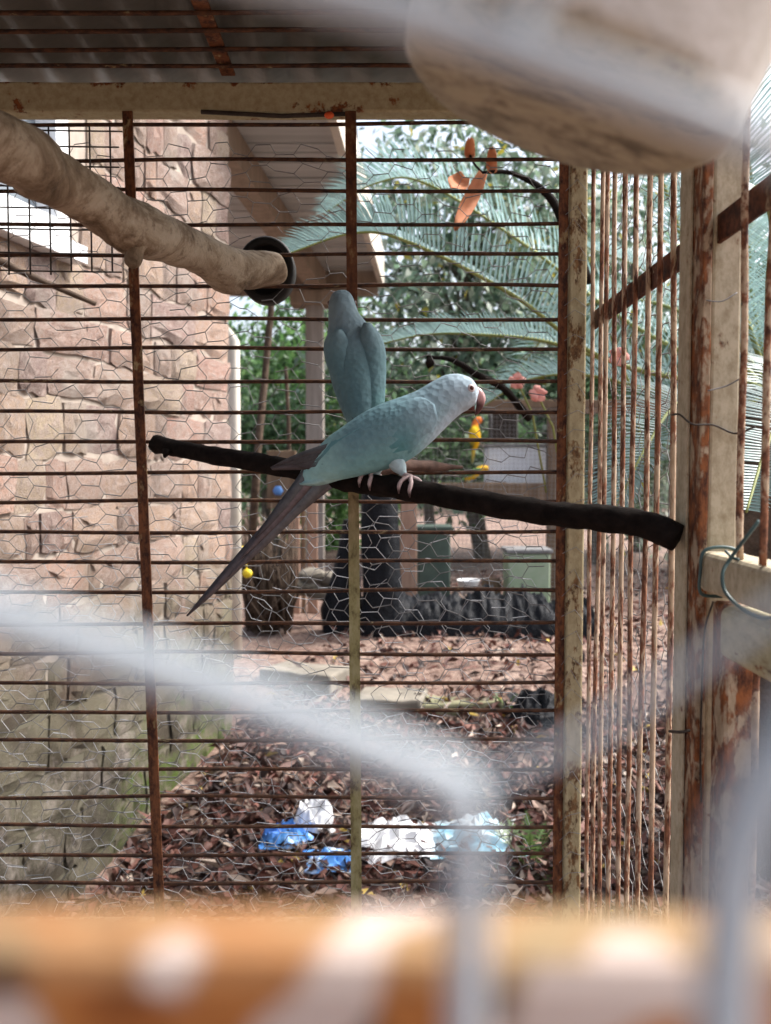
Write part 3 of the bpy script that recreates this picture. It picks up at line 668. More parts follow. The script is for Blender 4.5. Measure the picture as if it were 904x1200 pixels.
bevbox((P(480, 700, 4.7).x, 4.68, .27), (P(700, 700, 4.7).x, 5.05, zst - .02), 'plinth', 'concrete', None, .01)
tag(bpy.data.objects['plinth'], 'low concrete plinth carrying the crate, bowl and green box', 'plinth')
# planks, stones, brush by the verandah post
for i, (px0, px1, pt_, mt, lab) in enumerate(((337, 352, 592, 'pink_plank', 'pinkish upright plank by the verandah post'), (353, 359, 590, 'brown_wood', 'narrow brown upright plank between two wider ones'), (360, 373, 588, 'pink_plank', 'wide pinkish plank leaning at the verandah post'))):
    a = P(px0, pt_, 4.9 + .03 * i); b = P(px1, 690, 4.9 + .03 * i)
    o = bevbox((a.x, a.y, gh(5)), (b.x - .003, a.y + .025, a.z), 'plank', mt, None, .003); tag(o, lab, 'plank', 'planks by the verandah')
a = P(470, 585, 4.65); o = bevbox((a.x, 4.6, gh(5)), (a.x + .085, 4.63, a.z), 'plank', 'pink_plank', None, .003); tag(o, 'pale pink upright plank right of the tall black bundle', 'plank', 'planks by the verandah')
o = bevbox(P(313, 596, 4.8), (P(347, 596, 4.8).x, 4.84, P(340, 528, 4.8).z), 'notice_board', 'brown_wood', None, .004); tag(o, 'square brown board on a stake with blue tag', 'board')
bevbox((P(328, 560, 4.8).x, 4.845, gh(5)), (P(334, 560, 4.8).x, 4.875, P(340, 540, 4.8).z), 'stake', 'brown_wood', o, .002)
m = MB(); c = P(326, 575, 4.78)
m.lathe([(.001, -.004), (.028, -.004), (.030, 0), (.028, .004), (.001, .004)], 6, Matrix.Translation(c) @ Matrix.Rotation(R(90), 4, 'X')); m.build('tag', 'plastic_blue', o)
for i, (px, py, rx, rz) in enumerate(((352, 676, .10, .05), (378, 684, .09, .04), (366, 664, .08, .045), (388, 668, .07, .05))):
    m = MB(); c = P(px, py, 4.55); c.z = max(c.z - .05, gh(4.6) + rz * .8)
    m.ball(c, 1, 8, sc=(rx, .07, rz)); m.v = [tuple(Vector(v) + noise.noise_vector(Vector(v) * 14) * .018) for v in m.v]
    tag(m.build('rock', 'concrete', smooth=False), ('flattest grey rock at the foot of the planks', 'long low rock nearest the black sack', 'rock lying on top of the pile against the planks', 'small rock between the planks and the black sack')[i], 'rock', 'rocks by the planks')
# dark brush pile in woven wire
bp = PG(313, 745); m = MB(); rg = random.Random(4)
for k in range(150):
    a = Vector((bp.x + rg.uniform(-.11, .11), bp.y + rg.uniform(.0, .22), gh(4.5) + rg.uniform(0, .06)))
    b = a + Vector((rg.gauss(0, .09), rg.gauss(0, .06), rg.uniform(.15, .62))); b.x = min(max(b.x, bp.x - .13), bp.x + .13)
    m.tube([a, a.lerp(b, .5) + Vector((rg.gauss(0, .02), rg.gauss(0, .02), 0)), b], [.007, .005, .002], 5)
tag(m.build('brush_pile', 'twig', kind='stuff'), 'upright pile of dark dry twigs beside the downpipe', 'brush pile')
def stick(name, pts, r0, r1, mat, label, cat='stick', n=8):
    cv = catmull(pts, 6); m = MB(); m.tube(cv, [lerp(r0, r1, i / (len(cv) - 1)) for i in range(len(cv))], n, jit=.25)
    return tag(m.build(name, mat), label, cat)
b = PG(292, 735)
stick('leaning_stake', [b, P(300, 560, 4.1), P(310, 450, 4.15), P(319, 352, 4.2)], .022, .016, 'twig', 'long brown stake leaning up past the downpipe')
stick('thin_stake', [Vector((P(340, 600, 5).x, 5, .28)), P(339, 520, 5.), P(335, 430, 5.)], .014, .010, 'twig', 'thin dark upright stake left of the verandah post')
stick('leaning_stick', [P(-30, 292, 1.9), P(40, 325, 1.95), P(112, 356, 2.05)], .010, .006, 'twig', 'short dark stick resting against the stone wall below the window')
c = P(290, 672, 3.3); 
m = MB(); m.ball(c, .020, 8, sc=(1, .6, .9)); m.tube([c + Vector((0, 0, .0)), P(288, 655, 3.3), P(284, 640, 3.35)], .003, 5)
tag(m.build('yellow_tag', 'plastic_yellow'), 'small round yellow plastic tag hanging beside the downpipe', 'tag')
# small weed and fern
def rosette(name, base, nl, L, cl, label, seed):
    rg = random.Random(seed); t_ = thing(name, base, label, 'plant'); m = MB()
    for k in range(nl):
        a = rg.uniform(0, 6.28); e = rg.uniform(.3, 1.2); d = Vector((math.cos(a) * math.cos(e), math.sin(a) * math.cos(e), math.sin(e)))
        cv = catmull([base, base + d * L * .5, base + d * L * .9 + Vector((0, 0, -L * .15))], 6); sd_ = d.cross(Vector((0, 0, 1))).normalized()
        for i, p in enumerate(cv):
            w_ = L * .22 * (1 - i / len(cv))
            for s in (-1, 1):
                q = p + sd_ * s * w_ + d * .01; g_ = rg.uniform(.8, 1.2)
                m.add([p - d * .004, p + d * .006, q], [(0, 1, 2)], tuple(x * g_ for x in cl))
        m.tube(cv, .0015, 4, cl)
    m.build('foliage', 'leaf', t_, smooth=False)
rosette('fern', PG(622, 1022), 14, .22, (.12, .20, .06), 'small green fern at the foot of the corner post', 3)
rosette('weed', PG(592, 832), 12, .10, (.10, .19, .06), 'small green weed at the end of the mossy slab', 5)

# far aviary -----------------------------------------------------------
AY = 5.25; fa = thing('far_aviary', (P(560, 600, AY).x, AY, .28), 'distant aviary of fine square wire mesh on wooden frame', 'aviary')
ax0 = P(478, 600, AY).x; ax1 = P(850, 600, AY).x; az1 = P(560, 478, AY).z; az0 = .30
for x in (ax0, P(648, 600, AY).x, ax1): bevbox((x - .03, AY + .005, .26), (x + .03, AY + .065, az1 - .002), 'post', 'brown_wood', fa, .004)
bevbox((ax0 - .04, AY, az1), (ax1 + .04, AY + .07, az1 + .05), 'rail', 'brown_wood', fa, .004)
a = P(480, 566, AY); bevbox((ax0 + .032, AY + .012, a.z - .11), (P(648, 600, AY).x - .032, AY + .05, a.z), 'rail', 'brown_wood', fa, .004)
m = MB(); x = ax0
while x < ax1:
    m.tube([(x, AY - .004, az0), (x, AY - .004, az1)], .0011, 3, cap=False); x += .026
z = az0
while z < az1:
    m.tube([(ax0, AY - .006, z), (ax1, AY - .006, z)], .0011, 3, cap=False); z += .026
m.build('wire_mesh', 'galv_dull', fa, kind='stuff')
m = MB(); m.box((ax0 - .03, AY + .9, az1 + .03), (ax1, AY + .97, az1 + .08)); 
for x in (ax0, ax1): m.box((x - .03, AY + .9, .26), (x + .03, AY + .97, az1 + .03))
m.build('back_frame', 'brown_wood', fa, smooth=False)
nb_ = thing('nest_box', (P(609, 590, 5.4).x, 5.4, P(609, 588, 5.4).z), 'pale blue-white nest box hung inside the far aviary', 'nest box')
a = P(573, 524, 5.38); b = P(640, 592, 5.38)
bevbox((a.x, 5.38, b.z), (b.x, 5.62, a.z), 'body', 'white_box', nb_, .006); bevbox((a.x - .015, 5.365, a.z + .002), (b.x + .02, 5.64, a.z + .022), 'lid', 'galv_dull', nb_, .004)
bevbox((b.x + .002, 5.375, b.z - .02), (b.x + .032, 5.63, a.z - .002), 'side_board', 'moss_concrete', nb_, .003)
fb = thing('feed_box', (P(585, 500, 5.5).x, 5.5, P(585, 520, 5.5).z), 'dark wire box standing on the pale nest box', 'box')
a = P(576, 484, 5.42); b = P(606, 519, 5.42); bevbox((a.x, 5.42, b.z + .004), (b.x, 5.58, a.z), 'body', 'dark_mesh', fb, .006)
m = MB(); m.tube([(a.x, 5.412, a.z), (b.x, 5.412, a.z), (b.x, 5.412, b.z), (a.x, 5.412, b.z), (a.x, 5.412, a.z)], .004, 5); m.build('rim', 'galv_dull', fb)

# ================================================================== CAGE
YB = 1.25; X0 = .285; XL = -.95
cage = thing('aviary_cage', (-.3, .65, 0), 'rusty cream-painted metal bird cage with wire mesh and barred sides', 'cage')
ZT0 = P(452, 132, YB).z; ZT1 = P(452, 97, YB).z; ZB = P(452, 1085, YB).z
YF = .060
# back panel
bevbox((XL, YB - .004, ZT0), (X0 + .002, YB + .028, ZT1), 'top_rail', 'top_rail', cage, .003, 2, 20, .0008)
bevbox((XL, YB - .004, ZB - .035), (X0 + .002, YB + .028, ZB), 'bottom_rail', 'paint_rusty', cage, .003, 2)
def vbar(pxt, pxb, wpx, mat):
    m = MB(); w_ = wpx * YB / F / 2
    for k in range(1):
        V = []; n = 30
        for i in range(n + 1):
            t = i / n; z = lerp(ZT0 - .001, ZB + .001, t); x = lerp((pxt - CX) / F * YB * 1.02, (pxb - CX) / F * YB * .981, t)
            j = .0007 * noise.noise(Vector((x * 9, z * 40, 0))); V += [(x - w_ + j, YB - .0085, z), (x + w_ + j, YB - .0085, z), (x + w_ + j, YB - .0045, z), (x - w_ + j, YB - .0045, z)]
        F_ = [(4 * i + k2, 4 * i + (k2 + 1) % 4, 4 * i + 4 + (k2 + 1) % 4, 4 * i + 4 + k2) for i in range(n) for k2 in range(4)] + [(3, 2, 1, 0), (4 * n, 4 * n + 1, 4 * n + 2, 4 * n + 3)]
        m.add(V, F_)
    return m.build('vertical_bar', mat, cage, smooth=False)
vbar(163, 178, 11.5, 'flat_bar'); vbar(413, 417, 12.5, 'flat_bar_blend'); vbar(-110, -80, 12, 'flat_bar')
def rodmesh(name, axis, L, r, mat, seed, n=26, bend=.0018):
    m = MB(); rg = random.Random(seed); pts = []; rad = []
    for i in range(n + 1):
        t = i / n; o = [bend * noise.noise(Vector((t * 3, seed * 3.3, 0))), bend * noise.noise(Vector((t * 3, seed * 3.3, 7)))]
        p = [0, 0, 0]; p[axis] = (t - .5) * L; q = [k for k in range(3) if k != axis]; p[q[0]] = o[0]; p[q[1]] = o[1]
        pts.append(p); rad.append(r * (1 + .14 * noise.noise(Vector((t * L * 60, seed, 2)))))
    m.tube(pts, rad, 8); me = m.mesh(name); me.materials.append(M[mat]); return me
rodYs = [146.7, 186.7, 224.5, 262.7, 298.5, 335.5, 372.5, 409.5, 446.4, 482, 517.5, 552.5, 588, 623, 658, 693.5, 729.5, 765.5, 800, 834, 867, 899.5, 934, 967, 1001.5, 1034]
br = [rodmesh('rod', 0, X0 - XL - .004, .0029, 'back_rod', k, 60, .006) for k in range(5)]
for i, py in enumerate(rodYs):
    p = P(452, py, YB); place(br[i % 5], 'rod', ((X0 + XL) / 2, YB, p.z), cage, (0, random.uniform(-.0035, .0035), 0))
m = MB(); m.tube([P(236, 131, YB - .004), P(330, 136, YB - .004), P(408, 133.5, YB - .004)], .0032, 6, jit=.2); m.build('bent_rod', 'dark_mesh', cage)
# corner posts
zR1 = HC + .60
bevbox((X0 - .036, YB - .006, .0), (X0 - .022, YB - .0045 + .0, ZT0 - .002), 'corner_angle', 'flat_bar', cage, .0008)
bevbox((X0 - .0215, YB - .012, .0), (X0 + .004, YB + .030, ZT1 + .004), 'corner_post', 'corner_paint', cage, .003, 2, 30, .0006)
bevbox((XL - .03, YB - .012, .0), (XL - .002, YB + .030, ZT1 + .004), 'corner_post', 'paint_post', cage, .003)
# right side
ZBr = ZB - .03
bevbox((X0, YF + .04, ZT0 + .01), (X0 + .03, YB - .014, ZT1), 'top_rail', 'paint_rail', cage, .003)
bevbox((X0, YF + .04, ZBr), (X0 + .03, YB - .014, ZB), 'bottom_rail', 'paint_rusty', cage, .003)
# post made of an angle and a tube
bevbox((.281, .797, .0), (.2835, .826, ZT0 + .008), 'angle_flange', 'paint_post', cage, .0006)
bevbox((.2840, .772, .0), (.2925, .826, ZT0 + .008), 'post_angle', 'paint_rusty', cage, .0015, 2, 30, .0005)
bevbox((.2935, .776, .0), (.321, .806, ZT0 + .008), 'post', 'paint_post', cage, .003, 2, 30, .0005)
sr = [rodmesh('rod', 2, 1.0, .0031, 'side_rod', 20 + k, 50, .004) for k in range(5)]
HR = ZT0 - ZB - .002; zm = (ZT0 + ZB) / 2
zr1 = HC - .070; zr0 = HC - .106         # side rail above the door
sy = [1.218, 1.178, 1.139, 1.098, 1.056, 1.012, .967, .918, .873]
for i, y in enumerate(sy):
    place(sr[i % 5], 'rod', (X0 + .008, y, zm), cage, (random.uniform(-.002, .002), 0, 0), (1, 1, HR + .02))
y = .692; k = 0
while y > .14:
    hh_ = ZT0 + .01 - zr1; place(sr[k % 5], 'rod', (.2885, y, zr1 + hh_ / 2), cage, (random.uniform(-.002, .002), 0, 0), (1, 1, hh_)); y -= .0455; k += 1
a = P(680, 375, 1.236)
bevbox((X0 + .0125, YF + .05, a.z - .014), (X0 + .0165, YB - .014, a.z + .012), 'cross_bar', 'brace', cage, .001, 2, 20, .0005)
bevbox((.2835, YF + .04, zr0), (.3175, .770, zr1), 'side_rail', 'paint_post', cage, .006, 3, 12, .0008)
# door below the side rail
dz1 = zr0 - .008
door = bevbox((.2945, .735, ZB + .002), (.323, .766, dz1), 'door', 'paint_rusty', cage, .004, 2, 20, .0005)
bevbox((.288, YF + .06, dz1 - .045), (.318, .7345, dz1), 'door_rail', 'paint_rail', door, .008, 3)
y = .69; k = 0
while y > .16:
    hh_ = dz1 - .046 - ZB; place(sr[k % 5], 'door_rod', (.303, y, ZB + hh_ / 2), door, (0, 0, 0), (1, 1, hh_)); y -= .0455; k += 1
# left side
bevbox((XL - .03, YF + .04, ZT0 + .01), (XL - .002, YB - .014, ZT1), 'top_rail', 'paint_rail', cage, .003)
bevbox((XL - .03, YF + .04, ZBr), (XL - .002, YB - .014, ZB), 'bottom_rail', 'paint_rusty', cage, .003)
for k in range(25):
    place(sr[k % 5], 'rod', (XL - .012, 1.21 - .0455 * k, zm), cage, (0, 0, 0), (1, 1, HR + .02))
# roof
rr = [rodmesh('roof_rod', 0, X0 - XL - .004, .0030, 'back_rod', 40 + k, 40, .003) for k in range(4)]
y = YB - .045; k = 0
while y > .16:
    place(rr[k % 4], 'roof_rod', ((X0 + XL) / 2, y, ZT1 + .003), cage); y -= .0455; k += 1
for px in (269,):
    x = P(px, 97, YB).x; bevbox((x - .010, YF + .05, ZT1 + .0065), (x + .010, YB - .006, ZT1 + .011), 'roof_bar', 'flat_bar', cage, .001)
bevbox((XL + .1, YF + .05, ZT1 + .0065), (XL + .12, YB - .006, ZT1 + .011), 'roof_bar', 'flat_bar', cage, .001)
m = MB(); V = []; n = 260; x0, x1 = XL - .06, X0 + .06
for i in range(n + 1):
    x = lerp(x0, x1, i / n); zc = ZT1 + .024 + .008 * math.sin(x * 2 * math.pi / .076)
    V += [(x, -.95, zc), (x, YB + .07, zc), (x, YB + .07, zc + .001), (x, -.95, zc + .001)]  # long unseen overhang past the front, added to shade the cage interior
m.add(V, [(4 * i + a_, 4 * i + 4 + a_, 4 * i + 4 + (a_ + 1) % 4, 4 * i + (a_ + 1) % 4) for i in range(n) for a_ in range(4)])
m.build('roof_sheet', 'roof_sheet', cage)
# floor
fl = [rodmesh('floor_rod', 0, X0 - XL, .003, 'back_rod', 60, 10, 0)]
for k in range(36): place(fl[0], 'floor_rod', ((X0 + XL) / 2, .13 + k * .0305, ZB - .012), cage)
# front frame close to the camera
zf1 = P(452, 1048, YF + .022).z
bevbox((XL, YF + .011, zf1 - .028), (X0 + .03, YF + .022, zf1), 'front_rail', 'front_rail', cage, .003, 2, 60, .0012)
bevbox((XL, YF + .002, ZT0 + .01), (X0 + .03, YF + .026, ZT1), 'front_top_rail', 'paint_rail', cage, .003)
bevbox((XL, YF + .002, ZBr), (X0 + .03, YF + .026, ZB), 'front_bottom_rail', 'paint_rusty', cage, .003)
for x in (XL - .03, X0 + .032): bevbox((x, YF, 0), (x + .028, YF + .03, ZT1 + .004), 'front_post', 'paint_post', cage, .003)
YW = .057
def fw(pts, r=.0010, d=0.0):
    m = MB(); m.tube(catmull([P(a, b, YW + d) for a, b in pts], 5), r, 8); return m
m = MB()
for pts, r, d in (([(-700, 460), (-260, 635), (0, 722), (250, 805), (545, 922)], .00165, 0), ([(545, 925), (549, 1050), (546, 1300), (546, 1600)], .0014, .0005),
               ([(545, 925), (690, 860), (880, 735), (1150, 560), (1500, 420)], .00055, .0015), ([(1150, 560), (1000, 760), (885, 940), (855, 1100), (845, 1500)], .0020, -.002),
               ([(-100, -160), (330, -28), (600, 55), (880, 160), (1160, 300), (1150, 560)], .0014, .0015), ([(600, 55), (720, -160), (900, -420)], .0006, .002), ([(-700, 480), (-720, 200), (-700, -100), (-100, -160)], .0009, 0)):
    m.tube(catmull([P(a, b, YW + d) for a, b in pts], 6), r, 8)
m.build('front_wire', 'galv_near', cage, kind='stuff')
# chicken wire on the back panel
def hexwire(x0, x1, z0, z1, yf, cw, ch, r, seed, nam, mat, parent, side=False, drop=.04):
    m = MB(); rg = random.Random(seed); P_ = {}
    def pt(a, b):
        k = (round(a * 1000), round(b * 1000))
        if k not in P_:
            q = Vector((a * 5, b * 5, seed)); o1 = noise.noise_vector(q) * .020; o2 = Vector((rg.gauss(0, .0022), rg.gauss(0, .0022), rg.gauss(0, .0015)))
            P_[k] = (a + o1.x + o2.x, b + o1.y + o2.y, o1.z * .25 + o2.z)
        a2, b2, c2 = P_[k]
        return Vector((yf + c2, a2, b2)) if side else Vector((a2, yf + c2, b2))
    dx = cw * .75; hx = cw * .25; nxn = int((x1 - x0) / dx); nzn = int((z1 - z0) / ch)
    for i in range(nxn):
        for j in range(nzn):
            cx = x0 + i * dx; cz = z0 + j * ch + (ch / 2 if i % 2 else 0)
            A = (cx - cw / 2, cz); B = (cx - hx, cz + ch / 2); C_ = (cx + hx, cz + ch / 2); D = (cx + cw / 2, cz); E = (cx - hx, cz - ch / 2)
            for (p, q) in ((A, B), (B, C_), (C_, D)):
                if rg.random() < drop: continue
                if not side and math.hypot(p[0] + .178, p[1] - HC - .30) < .055: continue
                rr_ = r * (1.5 if p is B else 1)
                m.tube([pt(*p), pt(*q)], rr_, 4, cap=False)
    return m.build(nam, mat, parent, kind='stuff')
hexwire(XL + .02, X0 - .02, ZB + .01, ZT0 - .02, YB + .0075, .044, .0285, .00050, 3, 'chicken_wire', 'galv_dull', cage, drop=.08)
hexwire(-.62, X0 - .02, ZB + .01, HC - .05, YB + .016, .044, .030, .00040, 9, 'chicken_wire', 'galv', cage, drop=.25)
hexwire(.84, YB - .02, ZB + .01, ZT0 - .02, X0 + .020, .044, .030, .00050, 13, 'chicken_wire', 'galv_dull', cage, side=True, drop=.10)
# wires pressed over the corner post face
m = MB(); rg = random.Random(6)
for k in range(34):
    z = lerp(ZB + .03, ZT0 - .05, (k + rg.random() * .6) / 34); x = X0 - .012; pts = [Vector((X0 - .028, YB - .0135, z)), Vector((x + rg.gauss(0, .003), YB - .0145, z + rg.uniform(.005, .02))), Vector((X0 + .003, YB - .0135, z + rg.uniform(-.012, .02)))]
    m.tube(pts, .00042, 4, cap=False)
m.build('wire_ends', 'galv_dull', cage, kind='stuff')
# welded mesh patch on the upper left of the back panel
m = MB(); xs_ = [8, 33, 57, 81, 105, 129, -16, -40, -64]
for px in xs_: m.tube([P(px, 148, YB - .008), P(px + 3, 322 - (0 if px < 60 else 4), YB - .008)], .0013, 5)
for py in (153, 171.5, 195, 219, 244, 269, 297, 318): m.tube([P(-80, py - 3, YB - .0095), P(60, py, YB - .0095), P(133 + random.uniform(4, 12), py + 1, YB - .0095)], .0012, 5)
m.build('mesh_patch', 'dark_mesh', cage, kind='stuff')
# tie wires
def wirepart(pts, r, mat, nm='tie_wire'):
    m = MB(); m.tube(catmull(pts, 8), r, 6); m.build(nm, mat, cage)
e = .002
wirepart([Vector((.3225, .755, zr1 - .005)), Vector((.305, .756, zr1 + .004)), Vector((.284, .757, zr1 + .001)), Vector((.2805, .757, zr1 - .018)), Vector((.2815, .757, zr0 - .001)), Vector((.30, .757, zr0 - .004))], .0016, 'tie_wire')
wirepart([P(890, 610, .66), P(873, 632, .66), P(856, 655, .665), P(847, 672, .66), P(850, 693, .655), P(868, 712, .64), P(893, 724, .62), P(915, 722, .60)], .0016, 'tie_wire')
wirepart([P(850, 645, .672), P(858, 653, .668), P(866, 656, .662)], .0012, 'tie_wire')
wirepart([P(788, 486, .80), P(797, 486, .775), P(812, 497, .765), P(836, 498, .768), P(862, 508, .77), P(885, 500, .74)], .0010, 'dark_mesh')
wirepart([P(830, 458, .768), P(852, 452, .768), P(872, 441, .76)], .0007, 'galv_dull')
wirepart([P(828, 352, .768), P(846, 353, .768), P(864, 343, .77)], .0006, 'galv_dull')
wirepart([P(785, 857, .80), P(797, 858, .765), P(808, 856, .768)], .0014, 'dark_mesh')
wirepart([P(836, 705, .734), P(826, 740, .74), P(823, 800, .765), P(821, 880, .765), P(822, 940, .765)], .0009, 'dark_mesh')
# orange tag wired under the top rail
c = P(386, 135, YB - .012); m = MB(); m.ball(c, .0065, 7, sc=(1.1, .5, .8)); m.build('tag', 'tag_red', cage)

# ================================================================== BRANCH, CUP, PERCHES, TUB
BR = [Vector((-.612, .10, HC + .262)), Vector((-.475, .42, HC + .272)), (0, 171, .75), (45, 200, .81), (90, 224, .87), (130, 252, .93), (162, 269, .985), (195, 281, 1.04), (228, 294, 1.10), (262, 311, 1.155), (292, 316, 1.20), (322, 315, 1.242)]
cv = catmull([q if isinstance(q, Vector) else P(*q) for q in BR], 8); rad0 = [.030, .029, .0275, .0265, .0255, .0265, .030, .0265, .0265, .029, .0255, .0235]
m = MB(); V = []; n = 24; u = Vector((0, 0, 1)); N_ = len(cv)
for i, p in enumerate(cv):
    f = i / 8; k = min(int(f), len(rad0) - 2); r = lerp(rad0[k], rad0[k + 1], f - k)
    d = (cv[min(i + 1, N_ - 1)] - cv[max(i - 1, 0)]).normalized(); u = (u - d * u.dot(d)).normalized(); v2 = d.cross(u)
    for q in range(n):
        a = 2 * math.pi * q / n; dr = u * math.cos(a) + v2 * math.sin(a)
        g_ = 1 + .10 * noise.noise(p * 18 + dr * .9) + .07 * noise.noise(p * 55 + dr * 1.8)
        g_ += .28 * math.exp(-((i / 8 - 9.2) / .35) ** 2) * max(0, -math.cos(a)) * (1 + .6 * noise.noise(p * 120 + dr * 3))   # lump under the tip
        V.append(p + dr * r * g_)
F_ = [(i * n + q, i * n + (q + 1) % n, (i + 1) * n + (q + 1) % n, (i + 1) * n + q) for i in range(N_ - 1) for q in range(n)]
F_ += [tuple(range(n - 1, -1, -1)), tuple((N_ - 1) * n + q for q in range(n))]
m.add(V, F_)
bo = m.build('perch_branch', 'pale_branch'); tag(bo, 'thick pale bare branch slung across the cage', 'branch')
m = MB(); m.tube(catmull([P(160, 285, .97), P(156, 302, .965), P(155, 313, .96)], 5), [.013, .012, .011, .0105, .010, .0095, .009, .0085, .0075, .006, .003], 10, jit=.3); m.build('stub', 'pale_branch', bo)
c = P(312, 316, 1.274)
m = MB(); m.lathe([(.001, 0), (.043, 0), (.0455, .003), (.046, .030), (.0435, .033), (.036, .033), (.034, .028), (.034, .008), (.001, .006)], 36, Matrix.Translation(c + Vector((0, .028, 0))) @ Matrix.Rotation(R(90), 4, 'X') @ Matrix.Diagonal((.93, 1.06, 1, 1)))
tag(m.build('rubber_cup', 'rubber'), 'round black rubber cup behind the bars at the branch tip', 'cup')
def pY(px): return 1 / lerp(1 / 1.235, 1 / .80, (px - 185) / 608)
PER = [(183, 521), (215, 527), (260, 535), (330, 547), (400, 562), (440, 568), (480, 574), (560, 588), (650, 602), (700, 606), (745, 612), (775, 622), (794, 631)]
pc = catmull([P(a, b, pY(a)) for a, b in PER], 6); m = MB()
m.tube(pc, [.0122 + .0014 * (i / len(pc)) + .0012 * noise.noise(p * 30) for i, p in enumerate(pc)], 14, jit=.22)
perch = m.build('perch', 'perch_wood'); tag(perch, 'long near-black wooden perch stick sloping across the cage', 'perch')
m = MB(); m.tube([P(196, 528, 1.20), P(193, 536, 1.195)], [.007, .002], 7); m.build('knot', 'perch_wood', perch)
pr2 = [P(396, 549, 1.02), P(440, 549, 1.07), P(480, 545, 1.13), P(515, 547, 1.19), P(542, 547.5, 1.236)]
cv = catmull(pr2, 6); m = MB(); m.tube(cv, [lerp(.0088, .0075, i / 24) if i < 16 else lerp(.0083, .0022, (i - 16) / 8) for i in range(len(cv))], 10, jit=.3)
tag(m.build('perch_twig', 'stub_wood'), 'short brown twig perch ending in a point behind the pale-headed parakeet', 'perch')
# tub
TY = .37; tc_ = P(655, 132, TY)
TM = Matrix.Translation(tc_) @ Matrix.Rotation(R(19), 4, 'Y') @ Matrix.Rotation(R(5), 4, 'X')
tub = thing('feed_tub', tc_, 'grimy cream plastic feed tub hanging tilted under the cage roof', 'tub')
m = MB(); m.lathe([(.0005, .0005), (.03, 0), (.060, -.0005), (.066, .001), (.0712, .0055), (.0730, .012), (.078, .07), (.082, .11), (.088, .113), (.0885, .119), (.084, .121), (.079, .117), (.074, .06), (.068, .012), (.06, .006), (.0005, .006)], 72)
body = m.build('body', 'tub'); body.parent = tub; body.matrix_parent_inverse = Matrix.Identity(4); body.rotation_euler = (TM.to_3x3()).to_euler()
for (a, z, r) in ((R(222), .030, .0050), (R(215), .0105, .0042)):
    rw = .0716 + (z - .012) * .11 if z > .012 else .0702
    q = TM @ Vector((rw * math.cos(a), rw * math.sin(a), z)); nn_ = (TM.to_3x3() @ Vector((math.cos(a), math.sin(a), -.1))).normalized()
    m = MB(); m.lathe([(.0003, .0006), (r * .8, .0006), (r, .0002), (r, -.002)], 16, Matrix.Translation(q) @ nn_.to_track_quat('Z', 'Y').to_matrix().to_4x4()); m.build('hole', 'rubber', tub)
m = MB(); a = TM @ Vector((.086, 0, .112)); b = TM @ Vector((-.086, 0, .112)); top = Vector((tc_.x + .03, TY, ZT1 + .008))
m.tube(catmull([a, lerp(a, top, .5) + Vector((.03, 0, .03)), top], 6), .0014, 6); m.tube(catmull([b, lerp(b, top, .5) + Vector((-.03, 0, .03)), top], 6), .0014, 6); m.build('hanging_wire', 'galv_dull', tub)

# ================================================================== BIRDS
def ring_body(st, Y, conv, n=20, colfn=None, power=2.0, mb=None):
    """st: list of (T(px,py), B(px,py), half width px[, y shift px])."""
    m = mb or MB(); V = []; C = []
    fine = []
    arr = [Vector((s[0][0], s[0][1], 0)) for s in st]; arb = [Vector((s[1][0], s[1][1], 0)) for s in st]
    aw = [Vector((s[2], s[3] if len(s) > 3 else 0, 0)) for s in st]
    tt, bb, ww = catmull(arr, 4), catmull(arb, 4), catmull(aw, 4)
    for T, B, W in zip(tt, bb, ww):
        c = (T + B) / 2; h = (T - B) / 2
        for k in range(n):
            a = 2 * math.pi * k / n; ca, sa = math.cos(a), math.sin(a)
            q = c + h * ca; yy_ = W.y + W.x * sa
            V.append(conv(q.x, q.y, yy_)); C.append(colfn(q.x, q.y, yy_, ca) if colfn else (1, 1, 1))
    N_ = len(tt); F_ = [(i * n + k, i * n + (k + 1) % n, (i + 1) * n + (k + 1) % n, (i + 1) * n + k) for i in range(N_ - 1) for k in range(n)]
    F_ += [tuple(range(n - 1, -1, -1)), tuple((N_ - 1) * n + k for k in range(n))]
    m.add(V, F_, C); return m, (tt, bb, ww)
def mixc(a, b, t): t = max(0, min(1, t)); return tuple(a[i] + (b[i] - a[i]) * t for i in range(3))
def sm(a, b, x): t = max(0, min(1, (x - a) / (b - a))); return t * t * (3 - 2 * t)
YP = 1.0
def conv1(px, py, yy_):      # profile pixel plus depth offset (pixels) -> place
    p = P(px, py, YP); return Vector((p.x, YP + yy_ * YP / F, p.z))
ST1 = [((561, 457), (560, 465), 6), ((557, 449), (557, 474), 13), ((550, 442), (551, 479), 17), ((537, 438), (541, 484.5), 20), ((522, 439.5), (531, 493), 22),
       ((507, 447), (519, 505), 25), ((488, 458), (506, 518), 29), ((467, 466), (490, 532), 32), ((447, 473), (472, 543), 33), ((425, 484), (450, 551), 31),
       ((403, 499), (426, 557), 27), ((385, 512), (402, 562), 20), ((372, 525), (382, 566), 14), ((362, 539), (368, 569), 9), ((352, 553), (356, 571), 4)]
HEAD = (.40, .52, .61); NECK = (.29, .415, .49); BACK = (.17, .31, .355); BELLY = (.21, .44, .47); RUMP = (.12, .33, .34); DUSK = (.10, .085, .09)
def col1(x, y, yy_, ca):
    c = mixc(BACK, NECK, sm(440, 520, x)); c = mixc(c, HEAD, sm(505, 540, x))
    c = mixc(c, BELLY, sm(.2, -.7, ca) * sm(560, 470, x) * .8); c = mixc(c, (.46, .58, .68), sm(-.2, -.9, ca) * sm(480, 520, x))
    c = mixc(c, (.30, .52, .52), sm(420, 370, x)); return mixc(c, (.54, .62, .69), sm(545, 558, x) * .6)
b1 = thing('parakeet', P(465, 560, YP), 'pale blue pale-headed parakeet in profile on the dark perch', 'bird')
